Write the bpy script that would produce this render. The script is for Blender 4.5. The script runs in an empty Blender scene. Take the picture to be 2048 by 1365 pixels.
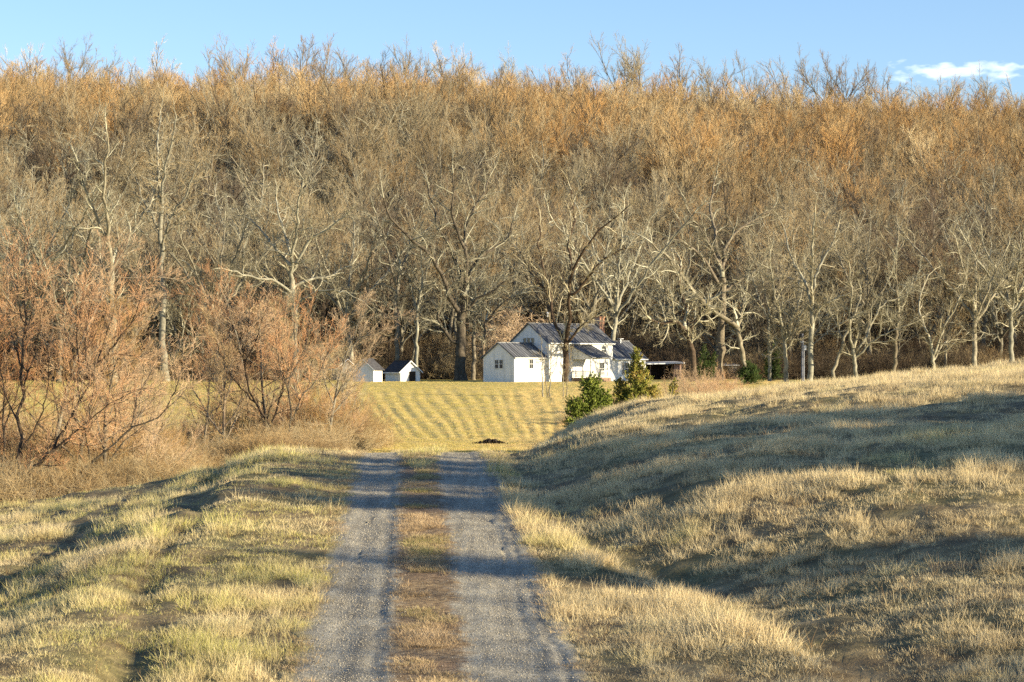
import bpy, math, random
import numpy as np
from math import radians as rad

# ------------------------------------------------------------------ camera, light, exposure
SC = bpy.context.scene
COL = SC.collection
F = 4836.0            # focal length in pixels of a 2048 wide frame
HOR = 740.0           # row of the horizon
cam_d = bpy.data.cameras.new('camera')
cam = bpy.data.objects.new('camera', cam_d)
COL.objects.link(cam)
cam_d.lens = 85.0
cam_d.sensor_width = 36.0
cam_d.clip_start = 0.5
cam_d.clip_end = 20000
cam.location = (0, 0, 0)
cam.rotation_euler = (rad(90) + math.atan((HOR - 682.5) / F), 0, 0)
SC.camera = cam

SUN_A = 66.0          # degrees to the right of straight-behind-camera
SUN_E = 15.0
w = bpy.data.worlds.new('World')
SC.world = w
w.use_nodes = True
nt = w.node_tree
nt.nodes.clear()
out = nt.nodes.new('ShaderNodeOutputWorld')
bg = nt.nodes.new('ShaderNodeBackground')
sky = nt.nodes.new('ShaderNodeTexSky')
sky.sky_type = 'NISHITA'
sky.sun_disc = False
sky.sun_elevation = rad(SUN_E)
sky.sun_rotation = rad(180 - SUN_A)
sky.altitude = 100
sky.air_density = 1.0
sky.dust_density = 0.15
sky.ozone_density = 3.0
bg.inputs['Strength'].default_value = 0.10
# one small white cloud low in the sky on the right
tc = nt.nodes.new('ShaderNodeTexCoord')
mp = nt.nodes.new('ShaderNodeMapping')
mp.inputs['Scale'].default_value = (90, 90, 260)
nz = nt.nodes.new('ShaderNodeTexNoise')
nz.inputs['Scale'].default_value = 1.0
nz.inputs['Detail'].default_value = 6
nt.links.new(tc.outputs['Generated'], mp.inputs[0])
nt.links.new(mp.outputs[0], nz.inputs['Vector'])
sub = nt.nodes.new('ShaderNodeVectorMath'); sub.operation = 'SUBTRACT'
cd = np.array([(1925 - 1024) / F, 1.0, (HOR - 140) / F]); cd /= np.linalg.norm(cd)
sub.inputs[1].default_value = tuple(cd)
nt.links.new(tc.outputs['Generated'], sub.inputs[0])
sc_ = nt.nodes.new('ShaderNodeVectorMath'); sc_.operation = 'MULTIPLY'
sc_.inputs[1].default_value = (1 / 0.030, 0, 1 / 0.0040)
nt.links.new(sub.outputs[0], sc_.inputs[0])
ln = nt.nodes.new('ShaderNodeVectorMath'); ln.operation = 'LENGTH'
nt.links.new(sc_.outputs[0], ln.inputs[0])
m1 = nt.nodes.new('ShaderNodeMath'); m1.operation = 'SUBTRACT'
m2 = nt.nodes.new('ShaderNodeMath'); m2.operation = 'MULTIPLY_ADD'
m2.inputs[1].default_value = 3.6; m2.inputs[2].default_value = -1.15
nt.links.new(nz.outputs[0], m2.inputs[0])
nt.links.new(m2.outputs[0], m1.inputs[0]); nt.links.new(ln.outputs['Value'], m1.inputs[1])
m3 = nt.nodes.new('ShaderNodeMapRange')
m3.inputs[1].default_value = -0.3; m3.inputs[2].default_value = 0.9; m3.inputs[4].default_value = 0.85
nt.links.new(m1.outputs[0], m3.inputs[0])
mx = nt.nodes.new('ShaderNodeMixRGB')
mx.inputs[2].default_value = (6.6, 6.9, 7.4, 1)
nt.links.new(m3.outputs[0], mx.inputs[0])
tn = nt.nodes.new('ShaderNodeMixRGB'); tn.blend_type = 'MULTIPLY'; tn.inputs[0].default_value = 1; tn.inputs[2].default_value = (0.83, 0.83, 0.92, 1)
nt.links.new(sky.outputs[0], tn.inputs[1]); nt.links.new(tn.outputs[0], mx.inputs[1])
nt.links.new(mx.outputs[0], bg.inputs[0])
nt.links.new(bg.outputs[0], out.inputs[0])

sd = bpy.data.lights.new('sun', 'SUN')
sd.energy = 5.0
sd.angle = rad(0.5)
sd.color = (1.0, 0.84, 0.58)
sun = bpy.data.objects.new('sun', sd)
COL.objects.link(sun)
S = np.array([math.sin(rad(SUN_A)) * math.cos(rad(SUN_E)), -math.cos(rad(SUN_A)) * math.cos(rad(SUN_E)), math.sin(rad(SUN_E))])
import mathutils
sun.rotation_euler = mathutils.Vector(S).to_track_quat('Z', 'Y').to_euler()
sun.location = (60, -40, 60)
SC.view_settings.view_transform = 'Standard'
SC.view_settings.look = 'None'
SC.view_settings.exposure = 1.3
SC.view_settings.gamma = 1
SC.cycles.use_denoising = False
SC.cycles.max_bounces = 5
SC.cycles.diffuse_bounces = 2
SC.cycles.glossy_bounces = 2
SC.cycles.transmission_bounces = 3
SC.cycles.caustics_reflective = False
SC.cycles.caustics_refractive = False

# ------------------------------------------------------------------ helpers
RNG = np.random.default_rng(7)
random.seed(7)

def tag(o, label=None, cat=None, group=None, kind=None):
    if label: o['label'] = label
    if cat: o['category'] = cat
    if group: o['group'] = group
    if kind: o['kind'] = kind
    return o

def empty(name, loc, rz=0.0):
    o = bpy.data.objects.new(name, None)
    o.empty_display_size = 0.2
    o.location = [float(v) for v in loc]
    o.rotation_euler = (0, 0, rz)
    COL.objects.link(o)
    return o

def mesh_np(name, V, Q, smooth=False):
    """mesh from (n,3) vertices and (m,k) faces"""
    me = bpy.data.meshes.new(name)
    V = np.ascontiguousarray(V, dtype=np.float32); Q = np.ascontiguousarray(Q, dtype=np.int32)
    k = Q.shape[1]
    me.vertices.add(len(V)); me.vertices.foreach_set('co', V.ravel())
    me.loops.add(Q.size); me.loops.foreach_set('vertex_index', Q.ravel())
    me.polygons.add(len(Q))
    me.polygons.foreach_set('loop_start', np.arange(0, Q.size, k, dtype=np.int32))
    if smooth: me.polygons.foreach_set('use_smooth', np.ones(len(Q), dtype=bool))
    me.update(calc_edges=True)
    return me

def link(name, me, m, parent=None):
    o = bpy.data.objects.new(name, me)
    COL.objects.link(o)
    if m is not None and len(me.materials) == 0: me.materials.append(m)
    if parent: o.parent = parent
    return o

def ipl(x, xs, ys):
    return np.interp(x, xs, ys)

def sstep(a, b, x):
    t = np.clip((x - a) / (b - a), 0, 1)
    return t * t * (3 - 2 * t)

_T = np.random.default_rng(99).random((256, 256))
def vn(x, y, s=0):
    x = np.asarray(x, float) + s * 17.31; y = np.asarray(y, float) + s * 9.73
    xi = np.floor(x).astype(int); yi = np.floor(y).astype(int)
    fx = x - xi; fy = y - yi
    fx = fx * fx * (3 - 2 * fx); fy = fy * fy * (3 - 2 * fy)
    a = _T[xi & 255, yi & 255]; b = _T[(xi + 1) & 255, yi & 255]
    c = _T[xi & 255, (yi + 1) & 255]; d = _T[(xi + 1) & 255, (yi + 1) & 255]
    return (a * (1 - fx) + b * fx) * (1 - fy) + (c * (1 - fx) + d * fx) * fy - 0.5

# ------------------------------------------------------------------ terrain
ZR = ([-120, 0, 12, 20, 28, 35, 40, 49, 58, 64, 67, 72, 85, 110, 150, 178, 186, 230, 285, 310, 340, 360],
      [-0.8, -1.75, -2.9, -3.5, -3.62, -3.35, -3.0, -2.62, -2.34, -2.18, -2.38, -2.85, -4.1, -5.2, -5.22, -5.38, -5.28, -4.0, -2.25, -1.62, -1.5, -1.3])
ZRR = ([-120, 0, 12, 20, 28, 35, 40, 49, 60, 72, 85, 100, 130, 160, 186, 230, 285, 310, 340, 360],
       [-0.8, -1.75, -2.9, -3.5, -3.62, -3.3, -2.95, -2.55, -2.25, -2.12, -2.25, -2.9, -4.4, -5.3, -5.28, -4.2, -2.25, -1.62, -1.5, -1.3])
def road_x(D):
    D = np.asarray(D, float)
    return -0.83 - (D - 28) * 0.0417 + np.where(D < 28, (28 - D) * 0.004, 0)
FL = ([-200, -60, -20, -10.9, -7.7, -6.0, -5.2, -4.7, -3.9, -3.2, -2.3, -1.9, 0], [-7, -4.2, -2.2, -1.36, -.82, -.48, -.30, -.14, .10, .14, .05, 0, 0])
FR = ([-3, -0.6, 0, .5, 1.2, 2.5, 4.5, 8, 12, 19, 40, 80, 200], [0, .02, -.05, .02, .24, .62, 1.0, 1.30, 1.66, 2.38, 3.9, 5.5, 9])
def H(X, D, fine=True):
    X = np.asarray(X, float); D = np.asarray(D, float)
    r = X - road_x(D)
    zr = ipl(D, *ZR); zrr = ipl(D, *ZRR)
    w = sstep(1.8, 8, r)
    near = 1 - sstep(90, 150, D)
    # left bank, and the valley left of and beyond it
    wob = vn(D * 0.11, D * 0.0 + 3, 2) * 1.2
    rl = np.where(r < -1.9, np.minimum(r + np.clip((-r - 1.9) / 2, 0, 1) * (0.6 - ipl(D, [20, 30, 45, 62], [-1.1, -.6, -.1, .5]) + wob * .5), -1.9), r)
    fl = ipl(rl, *FL)
    fl = np.where(r < 0, fl, 0)
    rd = ipl(D, [10, 20, 29, 36, 42, 55, 64, 80], [7.0, 6.2, 4.9, 4.0, 2.6, 2.2, 2.2, 2.2])
    fr = np.where(r > 0, ipl(r - rd, *FR), 0) * np.where(r > rd, ipl(D, [20, 34, 50, 64], [.60, .82, 1.0, 1.07]), 1)
    z1 = zr * (1 - w) + zrr * w + (fl + fr)
    # far left valley floor
    zl = ipl(D, [60, 75, 100, 125, 160, 200, 260, 300, 340, 360], [-3.6, -5.0, -6.2, -6.5, -6.6, -6.0, -3.9, -2.4, -1.6, -1.3])
    # ground beyond the near rise
    zfar = np.where(D < 360, ipl(D, *ZR), -1.3)
    lw = sstep(0, 1, (-(X + 0.065 * D) - 2) / 10)
    zfar = zfar * (1 - lw) + np.minimum(zl, zfar) * lw
    z1l = np.minimum(z1, np.where(r < -2.5, zl * lw + z1 * (1 - lw), z1))
    hn = 1 - sstep(86, 140, D)
    z1 = np.where(D < 62, z1, z1l)
    z = z1 * hn + zfar * (1 - hn)
    # wooded hill
    s = np.clip((D - 352) / 355, 0, 1)
    a = X / np.maximum(D, 1)
    top = 63 + ipl(a, [-.5, -.22, -.05, .05, .22, .5], [16, 9.5, 3, 1, -4.5, -14])
    hill = top * (s - 0.14 * s ** 4) / 0.86
    hill = hill - np.maximum(D - 707, 0) * 0.16
    hill += np.where(D > 352, 7 * vn(X / 95, D / 110, 4) * np.clip((D - 352) / 80, 0, 1), 0)
    z = z + hill
    if fine:
        n1 = vn(X / 7, D / 7, 5) * 0.22 + vn(X / 2.3, D / 2.6, 6) * 0.13
        k = sstep(1.9, 3.6, np.abs(r)) * (1 - sstep(95, 140, D))
        z = z + n1 * k + vn(X / 0.7, D / 0.8, 7) * 0.10 * k + vn(X / 0.33, D / 0.7, 71) * 0.06 * k
        # washed-out ditches on the left bank
        dl = ipl(D, [18, 28, 45, 62, 75], [-3.4, -3.8, -4.5, -5.3, -6.0]) + 0.5 * vn(D / 5, D * 0, 51)
        z = z - (0.17 + .26 * vn(D / 2.2, D * 0, 52)) * np.exp(-((r - dl) / (0.30 + .2 * vn(D / 1.4, D * 0, 55))) ** 2) * (1 - sstep(60, 70, D))
        dl2 = ipl(D, [18, 36, 50, 75], [-6.5, -7.4, -7.0, -6.5]) + 0.6 * vn(D / 6, D * 0, 53)
        z = z - 0.25 * np.exp(-((r - dl2) / 0.35) ** 2) * (1 - sstep(44, 54, D))
        # old furrows along the slope on the right, running diagonally away
        q = (r - 0.30 * (D - 60)) / 4.2 + vn(D / 14, r / 14, 8) * 0.9
        g = np.exp(-((q - np.round(q)) / 0.13) ** 2)
        z = z - 0.09 * g * sstep(5, 8, r) * sstep(34, 42, D) * (1 - sstep(90, 120, D))
        # hay rows on the far field
        t = D - 180
        u = (X + 0.028 * t) / (1 + 0.009 * t)
        rows = np.sin(u * 2 * math.pi / 0.92 + 3.4 * vn(X / 3, D / 30, 9))
        am = (0.038 + 0.05 * vn(X / 2.5, D / 9, 14)) * sstep(180, 190, D) * (1 - sstep(268, 292, D)) * (1 - sstep(4, 7, X + 0.0 * D)) * sstep(-34, -22, X)
        z = z + am * (rows + 0.8 * vn(X / .8, D / 2.2, 10) + 0.5 * vn(X / 3, D / 9, 12))
        z = z + vn(X / 12, D / 16, 11) * 0.25 * sstep(120, 160, D) * (1 - sstep(300, 330, D))
    return z

c0 = np.arange(-0.25, 0.2501, 5.0 / F)
ext = 0.25 + 0.004 * (1.16 ** np.arange(1, 46) - 1) / 0.16
ext = ext[ext < 5]
cc = np.concatenate([-ext[::-1], c0, ext])
dd = np.concatenate([np.arange(-110, 14, 3.0), np.arange(14, 95, 0.33), np.arange(95, 330, 1.0), np.arange(330, 760, 6.0), np.arange(760, 1700, 45.0)])
DD, CC = np.meshgrid(dd, cc, indexing='ij')
XX = CC * np.maximum(DD, 22)
ZZ = H(XX, DD)
ZZ = np.where((np.abs(XX - road_x(DD)) < 1.72) & (DD < 140), ZZ - 0.04, ZZ)
nr, ncl = DD.shape
idx = np.arange(nr * ncl).reshape(nr, ncl)
Q = np.stack([idx[:-1, :-1], idx[:-1, 1:], idx[1:, 1:], idx[1:, :-1]], -1).reshape(-1, 4)
ground_me = mesh_np('ground', np.stack([XX, DD, ZZ], -1).reshape(-1, 3), Q, True)

# ------------------------------------------------------------------ materials
def mat(name):
    m = bpy.data.materials.new(name); m.use_nodes = True
    t = m.node_tree; b = t.nodes['Principled BSDF']
    b.inputs['Roughness'].default_value = 0.9
    b.inputs['Specular IOR Level'].default_value = 0.15
    return m, t, b

def N(t, typ, **kw):
    n = t.nodes.new(typ)
    for k, v in kw.items():
        if hasattr(n, k): setattr(n, k, v)
        else: n.inputs[k].default_value = v
    return n

def noise(t, vec, scale, detail=3, rough=0.55):
    n = N(t, 'ShaderNodeTexNoise'); n.inputs['Scale'].default_value = scale
    n.inputs['Detail'].default_value = detail; n.inputs['Roughness'].default_value = rough
    if vec is not None: t.links.new(vec, n.inputs['Vector'])
    return n.outputs[0]

def ramp(t, fac, stops):
    n = N(t, 'ShaderNodeValToRGB'); e = n.color_ramp.elements
    while len(e) < len(stops): e.new(0.5)
    for i, (p, c) in enumerate(stops):
        e[i].position = p; e[i].color = (*c, 1)
    t.links.new(fac, n.inputs[0]); return n.outputs[0]

def mixc(t, fac, a, b, mode='MIX'):
    n = N(t, 'ShaderNodeMixRGB'); n.blend_type = mode
    for i, v in ((0, fac), (1, a), (2, b)):
        if isinstance(v, (int, float)): n.inputs[i].default_value = v
        elif isinstance(v, tuple): n.inputs[i].default_value = (*v, 1)
        else: t.links.new(v, n.inputs[i])
    return n.outputs[0]

def mrange(t, v, a, b, c=0.0, d=1.0):
    n = N(t, 'ShaderNodeMapRange')
    for i, x in enumerate((a, b, c, d)): n.inputs[i + 1].default_value = x
    t.links.new(v, n.inputs[0]); return n.outputs[0]

def bump(t, b, h, strength, dist):
    n = N(t, 'ShaderNodeBump'); n.inputs['Strength'].default_value = strength; n.inputs['Distance'].default_value = dist
    t.links.new(h, n.inputs['Height']); t.links.new(n.outputs[0], b.inputs['Normal'])

STRAW = (0.60, 0.44, 0.19); STRAW2 = (0.46, 0.33, 0.16); GREEN = (0.21, 0.25, 0.045); EARTH = (0.10, 0.07, 0.04)

def geo_pos(t):
    return N(t, 'ShaderNodeNewGeometry').outputs['Position']

# ground
m_ground, t, b = mat('dry_grass_ground')
P = geo_pos(t)
big = noise(t, P, 0.35, 4); fine = noise(t, P, 6.0, 5, 0.7); mid = noise(t, P, 1.6, 4, 0.6)
g1 = ramp(t, mid, [(0.30, EARTH), (0.45, (0.17, 0.125, 0.065)), (0.62, (.32, .24, .125)), (0.8, (.46, .35, .18))])
g2 = ramp(t, mid, [(0.30, (0.08, 0.07, 0.03)), (0.5, (0.16, 0.145, 0.06)), (0.75, (0.29, 0.24, 0.11))])
gr = mixc(t, mrange(t, big, 0.42, 0.62), g1, g2)
gr = mixc(t, mrange(t, fine, 0.35, 0.65, 0.0, 0.5), gr, (0.12, 0.09, 0.045))
# the far field is mown shorter and yellower
sep = N(t, 'ShaderNodeSeparateXYZ'); t.links.new(P, sep.inputs[0])
yy = sep.outputs['Y']
farf = mrange(t, yy, 125, 160)
f1 = ramp(t, noise(t, P, 0.9, 5, 0.7), [(0.28, (0.28, 0.24, 0.06)), (0.45, (0.52, 0.41, 0.13)), (0.7, (0.68, 0.52, 0.20))])
f2 = ramp(t, noise(t, P, 0.25, 4, 0.6), [(0.35, (0.30, 0.30, 0.06)), (0.6, (0.50, 0.40, 0.14))])
ff = mixc(t, mrange(t, yy, 270, 300), f1, mixc(t, 0.6, f1, f2))
col = mixc(t, farf, gr, ff)
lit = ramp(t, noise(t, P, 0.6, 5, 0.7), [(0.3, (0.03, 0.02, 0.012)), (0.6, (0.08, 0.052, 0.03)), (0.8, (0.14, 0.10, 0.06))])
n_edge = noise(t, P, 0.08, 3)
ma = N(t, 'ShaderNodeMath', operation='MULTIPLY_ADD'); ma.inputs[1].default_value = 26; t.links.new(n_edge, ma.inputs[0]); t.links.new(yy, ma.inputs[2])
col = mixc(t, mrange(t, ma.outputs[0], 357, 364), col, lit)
t.links.new(col, b.inputs['Base Color'])
bump(t, b, fine, 0.8, 0.06)

# gravel road
m_road, t, b = mat('gravel')
P = geo_pos(t)
at = N(t, 'ShaderNodeAttribute', attribute_name='r'); r_ = at.outputs['Fac']
vo = N(t, 'ShaderNodeTexVoronoi'); vo.inputs['Scale'].default_value = 38; t.links.new(P, vo.inputs['Vector'])
vo2 = N(t, 'ShaderNodeTexVoronoi'); vo2.inputs['Scale'].default_value = 95; t.links.new(P, vo2.inputs['Vector'])
gv = N(t, 'ShaderNodeSeparateColor'); t.links.new(vo.outputs['Color'], gv.inputs[0])
stones = ramp(t, gv.outputs[0], [(0.0, (0.31, 0.285, 0.215)), (0.5, (0.41, 0.375, 0.285)), (0.85, (0.49, 0.45, 0.345)), (1.0, (0.58, 0.53, 0.42))])
stones = mixc(t, 0.8, stones, ramp(t, noise(t, P, 1.3, 4), [(0.3, (0.5, 0.5, 0.52)), (0.7, (1, 1, 1))]), 'MULTIPLY')
mps = N(t, 'ShaderNodeMapping'); mps.inputs['Scale'].default_value = (5.5, .22, 1); t.links.new(P, mps.inputs[0])
stones = mixc(t, 0.9, stones, ramp(t, noise(t, mps.outputs[0], 1.0, 4, .6), [(0.33, (0.60, 0.60, 0.61)), (0.5, (.9, .9, .9)), (0.68, (1.12, 1.12, 1.1))]), 'MULTIPLY')
mid = noise(t, P, 9, 5, 0.7)
dirt = ramp(t, mid, [(0.3, (0.09, 0.06, 0.035)), (0.46, (0.22, 0.15, 0.08)), (0.58, (0.38, 0.27, 0.14)), (0.75, (0.54, 0.41, 0.22))])
leafy = ramp(t, mid, [(0.35, (0.07, 0.05, 0.03)), (0.5, (0.22, 0.15, 0.09)), (0.7, (0.36, 0.25, 0.15))])
dirt = mixc(t, mrange(t, noise(t, P, 0.28, 3), .42, .58), dirt, leafy)
# centre strip mask |r + 0.12| < 0.5 with a ragged edge
ab = N(t, 'ShaderNodeMath', operation='ADD'); ab.inputs[1].default_value = 0.14; t.links.new(r_, ab.inputs[0])
ab2 = N(t, 'ShaderNodeMath', operation='ABSOLUTE'); t.links.new(ab.outputs[0], ab2.inputs[0])
ed = N(t, 'ShaderNodeMath', operation='MULTIPLY_ADD'); ed.inputs[1].default_value = 1.1; t.links.new(noise(t, P, 1.9, 6, 0.75), ed.inputs[0]); t.links.new(ab2.outputs[0], ed.inputs[2])
strip = mrange(t, ed.outputs[0], 1.08, 0.90)
edge = N(t, 'ShaderNodeMath', operation='ABSOLUTE'); t.links.new(r_, edge.inputs[0])
ed2 = N(t, 'ShaderNodeMath', operation='MULTIPLY_ADD'); ed2.inputs[1].default_value = 0.5; t.links.new(noise(t, P, 2.2, 5, 0.7), ed2.inputs[0]); t.links.new(edge.outputs[0], ed2.inputs[2])
outer = mrange(t, ed2.outputs[0], 1.86, 2.02)
mk = N(t, 'ShaderNodeMath', operation='MAXIMUM'); t.links.new(strip, mk.inputs[0]); t.links.new(outer, mk.inputs[1])
col = mixc(t, strip, stones, dirt)
col = mixc(t, outer, col, ramp(t, mid, [(0.3, (0.14, 0.11, 0.05)), (0.5, (0.36, 0.29, 0.14)), (0.7, (0.52, 0.42, 0.22))]))
t.links.new(col, b.inputs['Base Color'])
hh = N(t, 'ShaderNodeMath', operation='ADD'); t.links.new(vo.outputs['Distance'], hh.inputs[0]); t.links.new(vo2.outputs['Distance'], hh.inputs[1])
bump(t, b, hh.outputs[0], 0.55, 0.02)

ground = link('ground', ground_me, m_ground); tag(ground, kind='structure')

def road_profile(r, D):
    z = np.zeros_like(r)
    n = vn(D / 3.0, r * 0 + 2, 21) * 0.12
    z += (0.02 + 0.028 * vn(D / 2.0, r * 0 + 7, 26)) * (sstep(-0.74, -0.60, r + n * .6 + .25 * vn(D / .5, r * 0, 27) * .3) - sstep(0.25, 0.5, r + n))       # raised centre strip
    z -= 0.012 * np.exp(-((r + 0.80 + n) / 0.10) ** 2)
    z -= 0.02 * np.exp(-((r - 1.2 + n) / 0.12) ** 2) + 0.02 * np.exp(-((r - 1.45 - n) / 0.06) ** 2)
    z -= 0.022 * np.exp(-((r + 1.22 + n) / 0.22) ** 2) + 0.022 * np.exp(-((r - 0.98 + n) / 0.22) ** 2)
    z += vn(r / .25, D / .5, 22) * 0.02 + vn(r / .1, D / .14, 23) * 0.014
    return z
rr = np.linspace(-1.9, 1.9, 96)
rdD = np.concatenate([np.arange(-30, 16, 0.5), np.arange(16, 68, 0.1), np.arange(68, 140, 0.8)])
RD, RR = np.meshgrid(rdD, rr, indexing='ij')
ragL = 1 + vn(RD / 1.1, RD * 0 + 1, 24) * 0.12 + vn(RD / .35, RD * 0 + 4, 25) * 0.07
RW = RR * np.where(np.abs(RR) > 1.2, ragL, 1)
RX = RW + road_x(RD)
RZ = H(RX, RD, False) + road_profile(RR, RD) - 0.0 
RZ = np.where(np.abs(RR) > 1.86, RZ - 0.06, RZ)
nr2, nc2 = RD.shape
idx = np.arange(nr2 * nc2).reshape(nr2, nc2)
Q = np.stack([idx[:-1, :-1], idx[:-1, 1:], idx[1:, 1:], idx[1:, :-1]], -1).reshape(-1, 4)
me = mesh_np('gravel_road', np.stack([RX, RD, RZ], -1).reshape(-1, 3), Q, True)
a_ = me.attributes.new('r', 'FLOAT', 'POINT'); a_.data.foreach_set('value', RR.ravel().astype(np.float32))
tag(link('gravel_road', me, m_road), kind='structure')

# ------------------------------------------------------------------ plants: tubes and growth
def nrm(v):
    return v / np.maximum(np.linalg.norm(v, axis=-1, keepdims=True), 1e-9)

def tubes(sets, rng):
    """sets of (P (N,n,3), R (N,n), sides) -> vertices, quads"""
    Vs, Qs, off = [], [], 0
    for P, R, s in sets:
        if len(P) == 0: continue
        Nn, n = P.shape[:2]
        T = np.gradient(P, axis=1) if n > 2 else np.repeat(P[:, 1:] - P[:, :1], 2, axis=1)
        T = nrm(T)
        ref = nrm(rng.normal(size=(Nn, 1, 3)))
        overall = nrm(P[:, -1:] - P[:, :1])
        ref = nrm(ref - overall * (ref * overall).sum(-1, keepdims=True))
        U = nrm(np.cross(T, ref)); W = np.cross(T, U)
        a = np.arange(s) * 2 * math.pi / s
        V = P[:, :, None] + R[:, :, None, None] * (U[:, :, None] * np.cos(a)[:, None] + W[:, :, None] * np.sin(a)[:, None])
        i = np.arange(Nn * n * s).reshape(Nn, n, s) + off
        j = np.roll(i, -1, axis=2)
        Qs.append(np.stack([i[:, :-1], j[:, :-1], j[:, 1:], i[:, 1:]], -1).reshape(-1, 4))
        Vs.append(V.reshape(-1, 3)); off += Nn * n * s
    return np.concatenate(Vs), np.concatenate(Qs)

def grow(p, d, L, r0, r1, n, wander, up, rng):
    Nn = len(p); P = np.empty((Nn, n, 3)); P[:, 0] = p; d = nrm(d)
    bend = rng.normal(size=(Nn, 3)) * wander * 0.5
    for i in range(1, n):
        d = nrm(d + wander * rng.normal(size=(Nn, 3)) + bend + np.array([0, 0, up]))
        P[:, i] = P[:, i - 1] + d * (L / (n - 1))[:, None]
    t = np.linspace(0, 1, n)[None]
    return P, r0[:, None] * (1 - t) + r1[:, None] * t

def spawn(P, R, k, t0, t1, ang, angv, frac, n, wander, up, rng, rr, rtip, absL=None, taperL=0.45):
    Nn, m = P.shape[:2]
    t = t0 + (t1 - t0) * (np.arange(k)[None] + rng.random((Nn, k))) / k
    f = np.clip(t * (m - 1), 0, m - 1.001); i = f.astype(int); a = (f - i)[..., None]
    rows = np.arange(Nn)[:, None]
    pos = P[rows, i] * (1 - a) + P[rows, i + 1] * a
    tan = nrm(P[rows, i + 1] - P[rows, i])
    rad_ = R[rows, i] * (1 - a[..., 0]) + R[rows, i + 1] * a[..., 0]
    az = np.arange(k)[None] * 2.4 + rng.random((Nn, 1)) * 6.28 + rng.normal(size=(Nn, k)) * 0.5
    ref = np.where(np.abs(tan[..., 2:3]) > 0.9, np.array([1.0, 0, 0]), np.array([0, 0, 1.0]))
    u = nrm(np.cross(tan, ref)); v = np.cross(tan, u)
    an = ang + angv * rng.normal(size=(Nn, k))
    d = tan * np.cos(an)[..., None] + (u * np.cos(az)[..., None] + v * np.sin(az)[..., None]) * np.sin(an)[..., None]
    Lp = np.linalg.norm(np.diff(P, axis=1), axis=-1).sum(1)[:, None]
    L = (frac * Lp if absL is None else absL) * (1 - taperL * (t - t0) / max(t1 - t0, 1e-6)) * (0.7 + 0.6 * rng.random((Nn, k)))
    pos = pos.reshape(-1, 3); d = d.reshape(-1, 3); L = L.reshape(-1)
    r0 = np.maximum(rad_.reshape(-1) * rr, rtip)
    return grow(pos, d, L, r0, np.full(len(r0), rtip), n, wander, up, rng)

def wood_mat(name, c_dark, c_mid, c_light, scale=3.0, vary=0.25, z_mix=None, moss=None):
    m, t, b = mat(name)
    tcn = N(t, 'ShaderNodeTexCoord'); oc = tcn.outputs['Object']
    oi = N(t, 'ShaderNodeObjectInfo')
    col = ramp(t, noise(t, oc, scale, 4, 0.65), [(0.3, c_dark), (0.5, c_mid), (0.72, c_light)])
    if z_mix:
        z0, z1, c = z_mix
        sp = N(t, 'ShaderNodeSeparateXYZ'); t.links.new(oc, sp.inputs[0])
        col = mixc(t, mrange(t, sp.outputs['Z'], z0, z1), col, c)
    hs = N(t, 'ShaderNodeHueSaturation')
    t.links.new(mrange(t, oi.outputs['Random'], 0, 1, 1 - vary, 1 + vary), hs.inputs['Value'])
    ml = N(t, 'ShaderNodeMath', operation='MULTIPLY'); ml.inputs[1].default_value = 7.13; t.links.new(oi.outputs['Random'], ml.inputs[0])
    fr = N(t, 'ShaderNodeMath', operation='FRACT'); t.links.new(ml.outputs[0], fr.inputs[0])
    t.links.new(mrange(t, fr.outputs[0], 0, 1, 0.485, 0.515), hs.inputs['Hue'])
    t.links.new(mrange(t, fr.outputs[0], 0, 1, 1.15, 0.75), hs.inputs['Saturation'])
    t.links.new(col, hs.inputs['Color'])
    t.links.new(hs.outputs[0], b.inputs['Base Color'])
    b.inputs['Specular IOR Level'].default_value = 0.08
    return m

M = {}
M['bark_brown'] = wood_mat('bark_brown', (0.10, 0.08, 0.055), (0.19, 0.157, 0.11), (0.29, 0.25, 0.175), 2.5)
M['bark_dark'] = wood_mat('bark_dark', (0.035, 0.028, 0.02), (0.08, 0.062, 0.043), (0.14, 0.11, 0.078), 2.5)
M['bark_grey'] = wood_mat('bark_grey', (0.11, 0.095, 0.07), (0.21, 0.19, 0.135), (0.33, 0.30, 0.22), 1.6)
M['bark_pale'] = wood_mat('bark_pale', (0.13, 0.115, 0.08), (0.245, 0.225, 0.16), (0.38, 0.36, 0.27), 1.2, 0.2)
M['twig_orange'] = wood_mat('twig_orange', (0.33, 0.22, 0.095), (0.50, 0.345, 0.155), (0.62, 0.455, 0.235), 0.5, 0.34)
M['twig_tan'] = wood_mat('twig_tan', (0.25, 0.18, 0.095), (0.36, 0.27, 0.14), (0.47, 0.37, 0.21), 0.5, 0.34)
M['twig_grey'] = wood_mat('twig_grey', (0.15, 0.13, 0.08), (0.265, 0.235, 0.15), (0.40, 0.365, 0.25), 0.6, 0.32)
M['twig_red'] = wood_mat('twig_red', (0.40, 0.235, 0.12), (0.54, 0.335, 0.175), (0.64, 0.45, 0.25), 0.6, 0.12)
M['twig_gold'] = wood_mat('twig_gold', (0.30, 0.21, 0.10), (0.44, 0.32, 0.15), (0.56, 0.43, 0.22), 0.6, 0.15)
M['twig_dark'] = wood_mat('twig_dark', (0.09, 0.07, 0.05), (0.155, 0.122, 0.085), (0.23, 0.185, 0.13), 0.5, 0.3)
M['lichen_limb'] = wood_mat('lichen_limb', (0.20, 0.185, 0.12), (0.37, 0.345, 0.24), (0.53, 0.50, 0.375), 1.0, 0.25)
M['twig_brown'] = wood_mat('twig_brown', (0.05, 0.036, 0.024), (0.105, 0.078, 0.05), (0.18, 0.135, 0.09), 0.6, 0.3)
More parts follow.
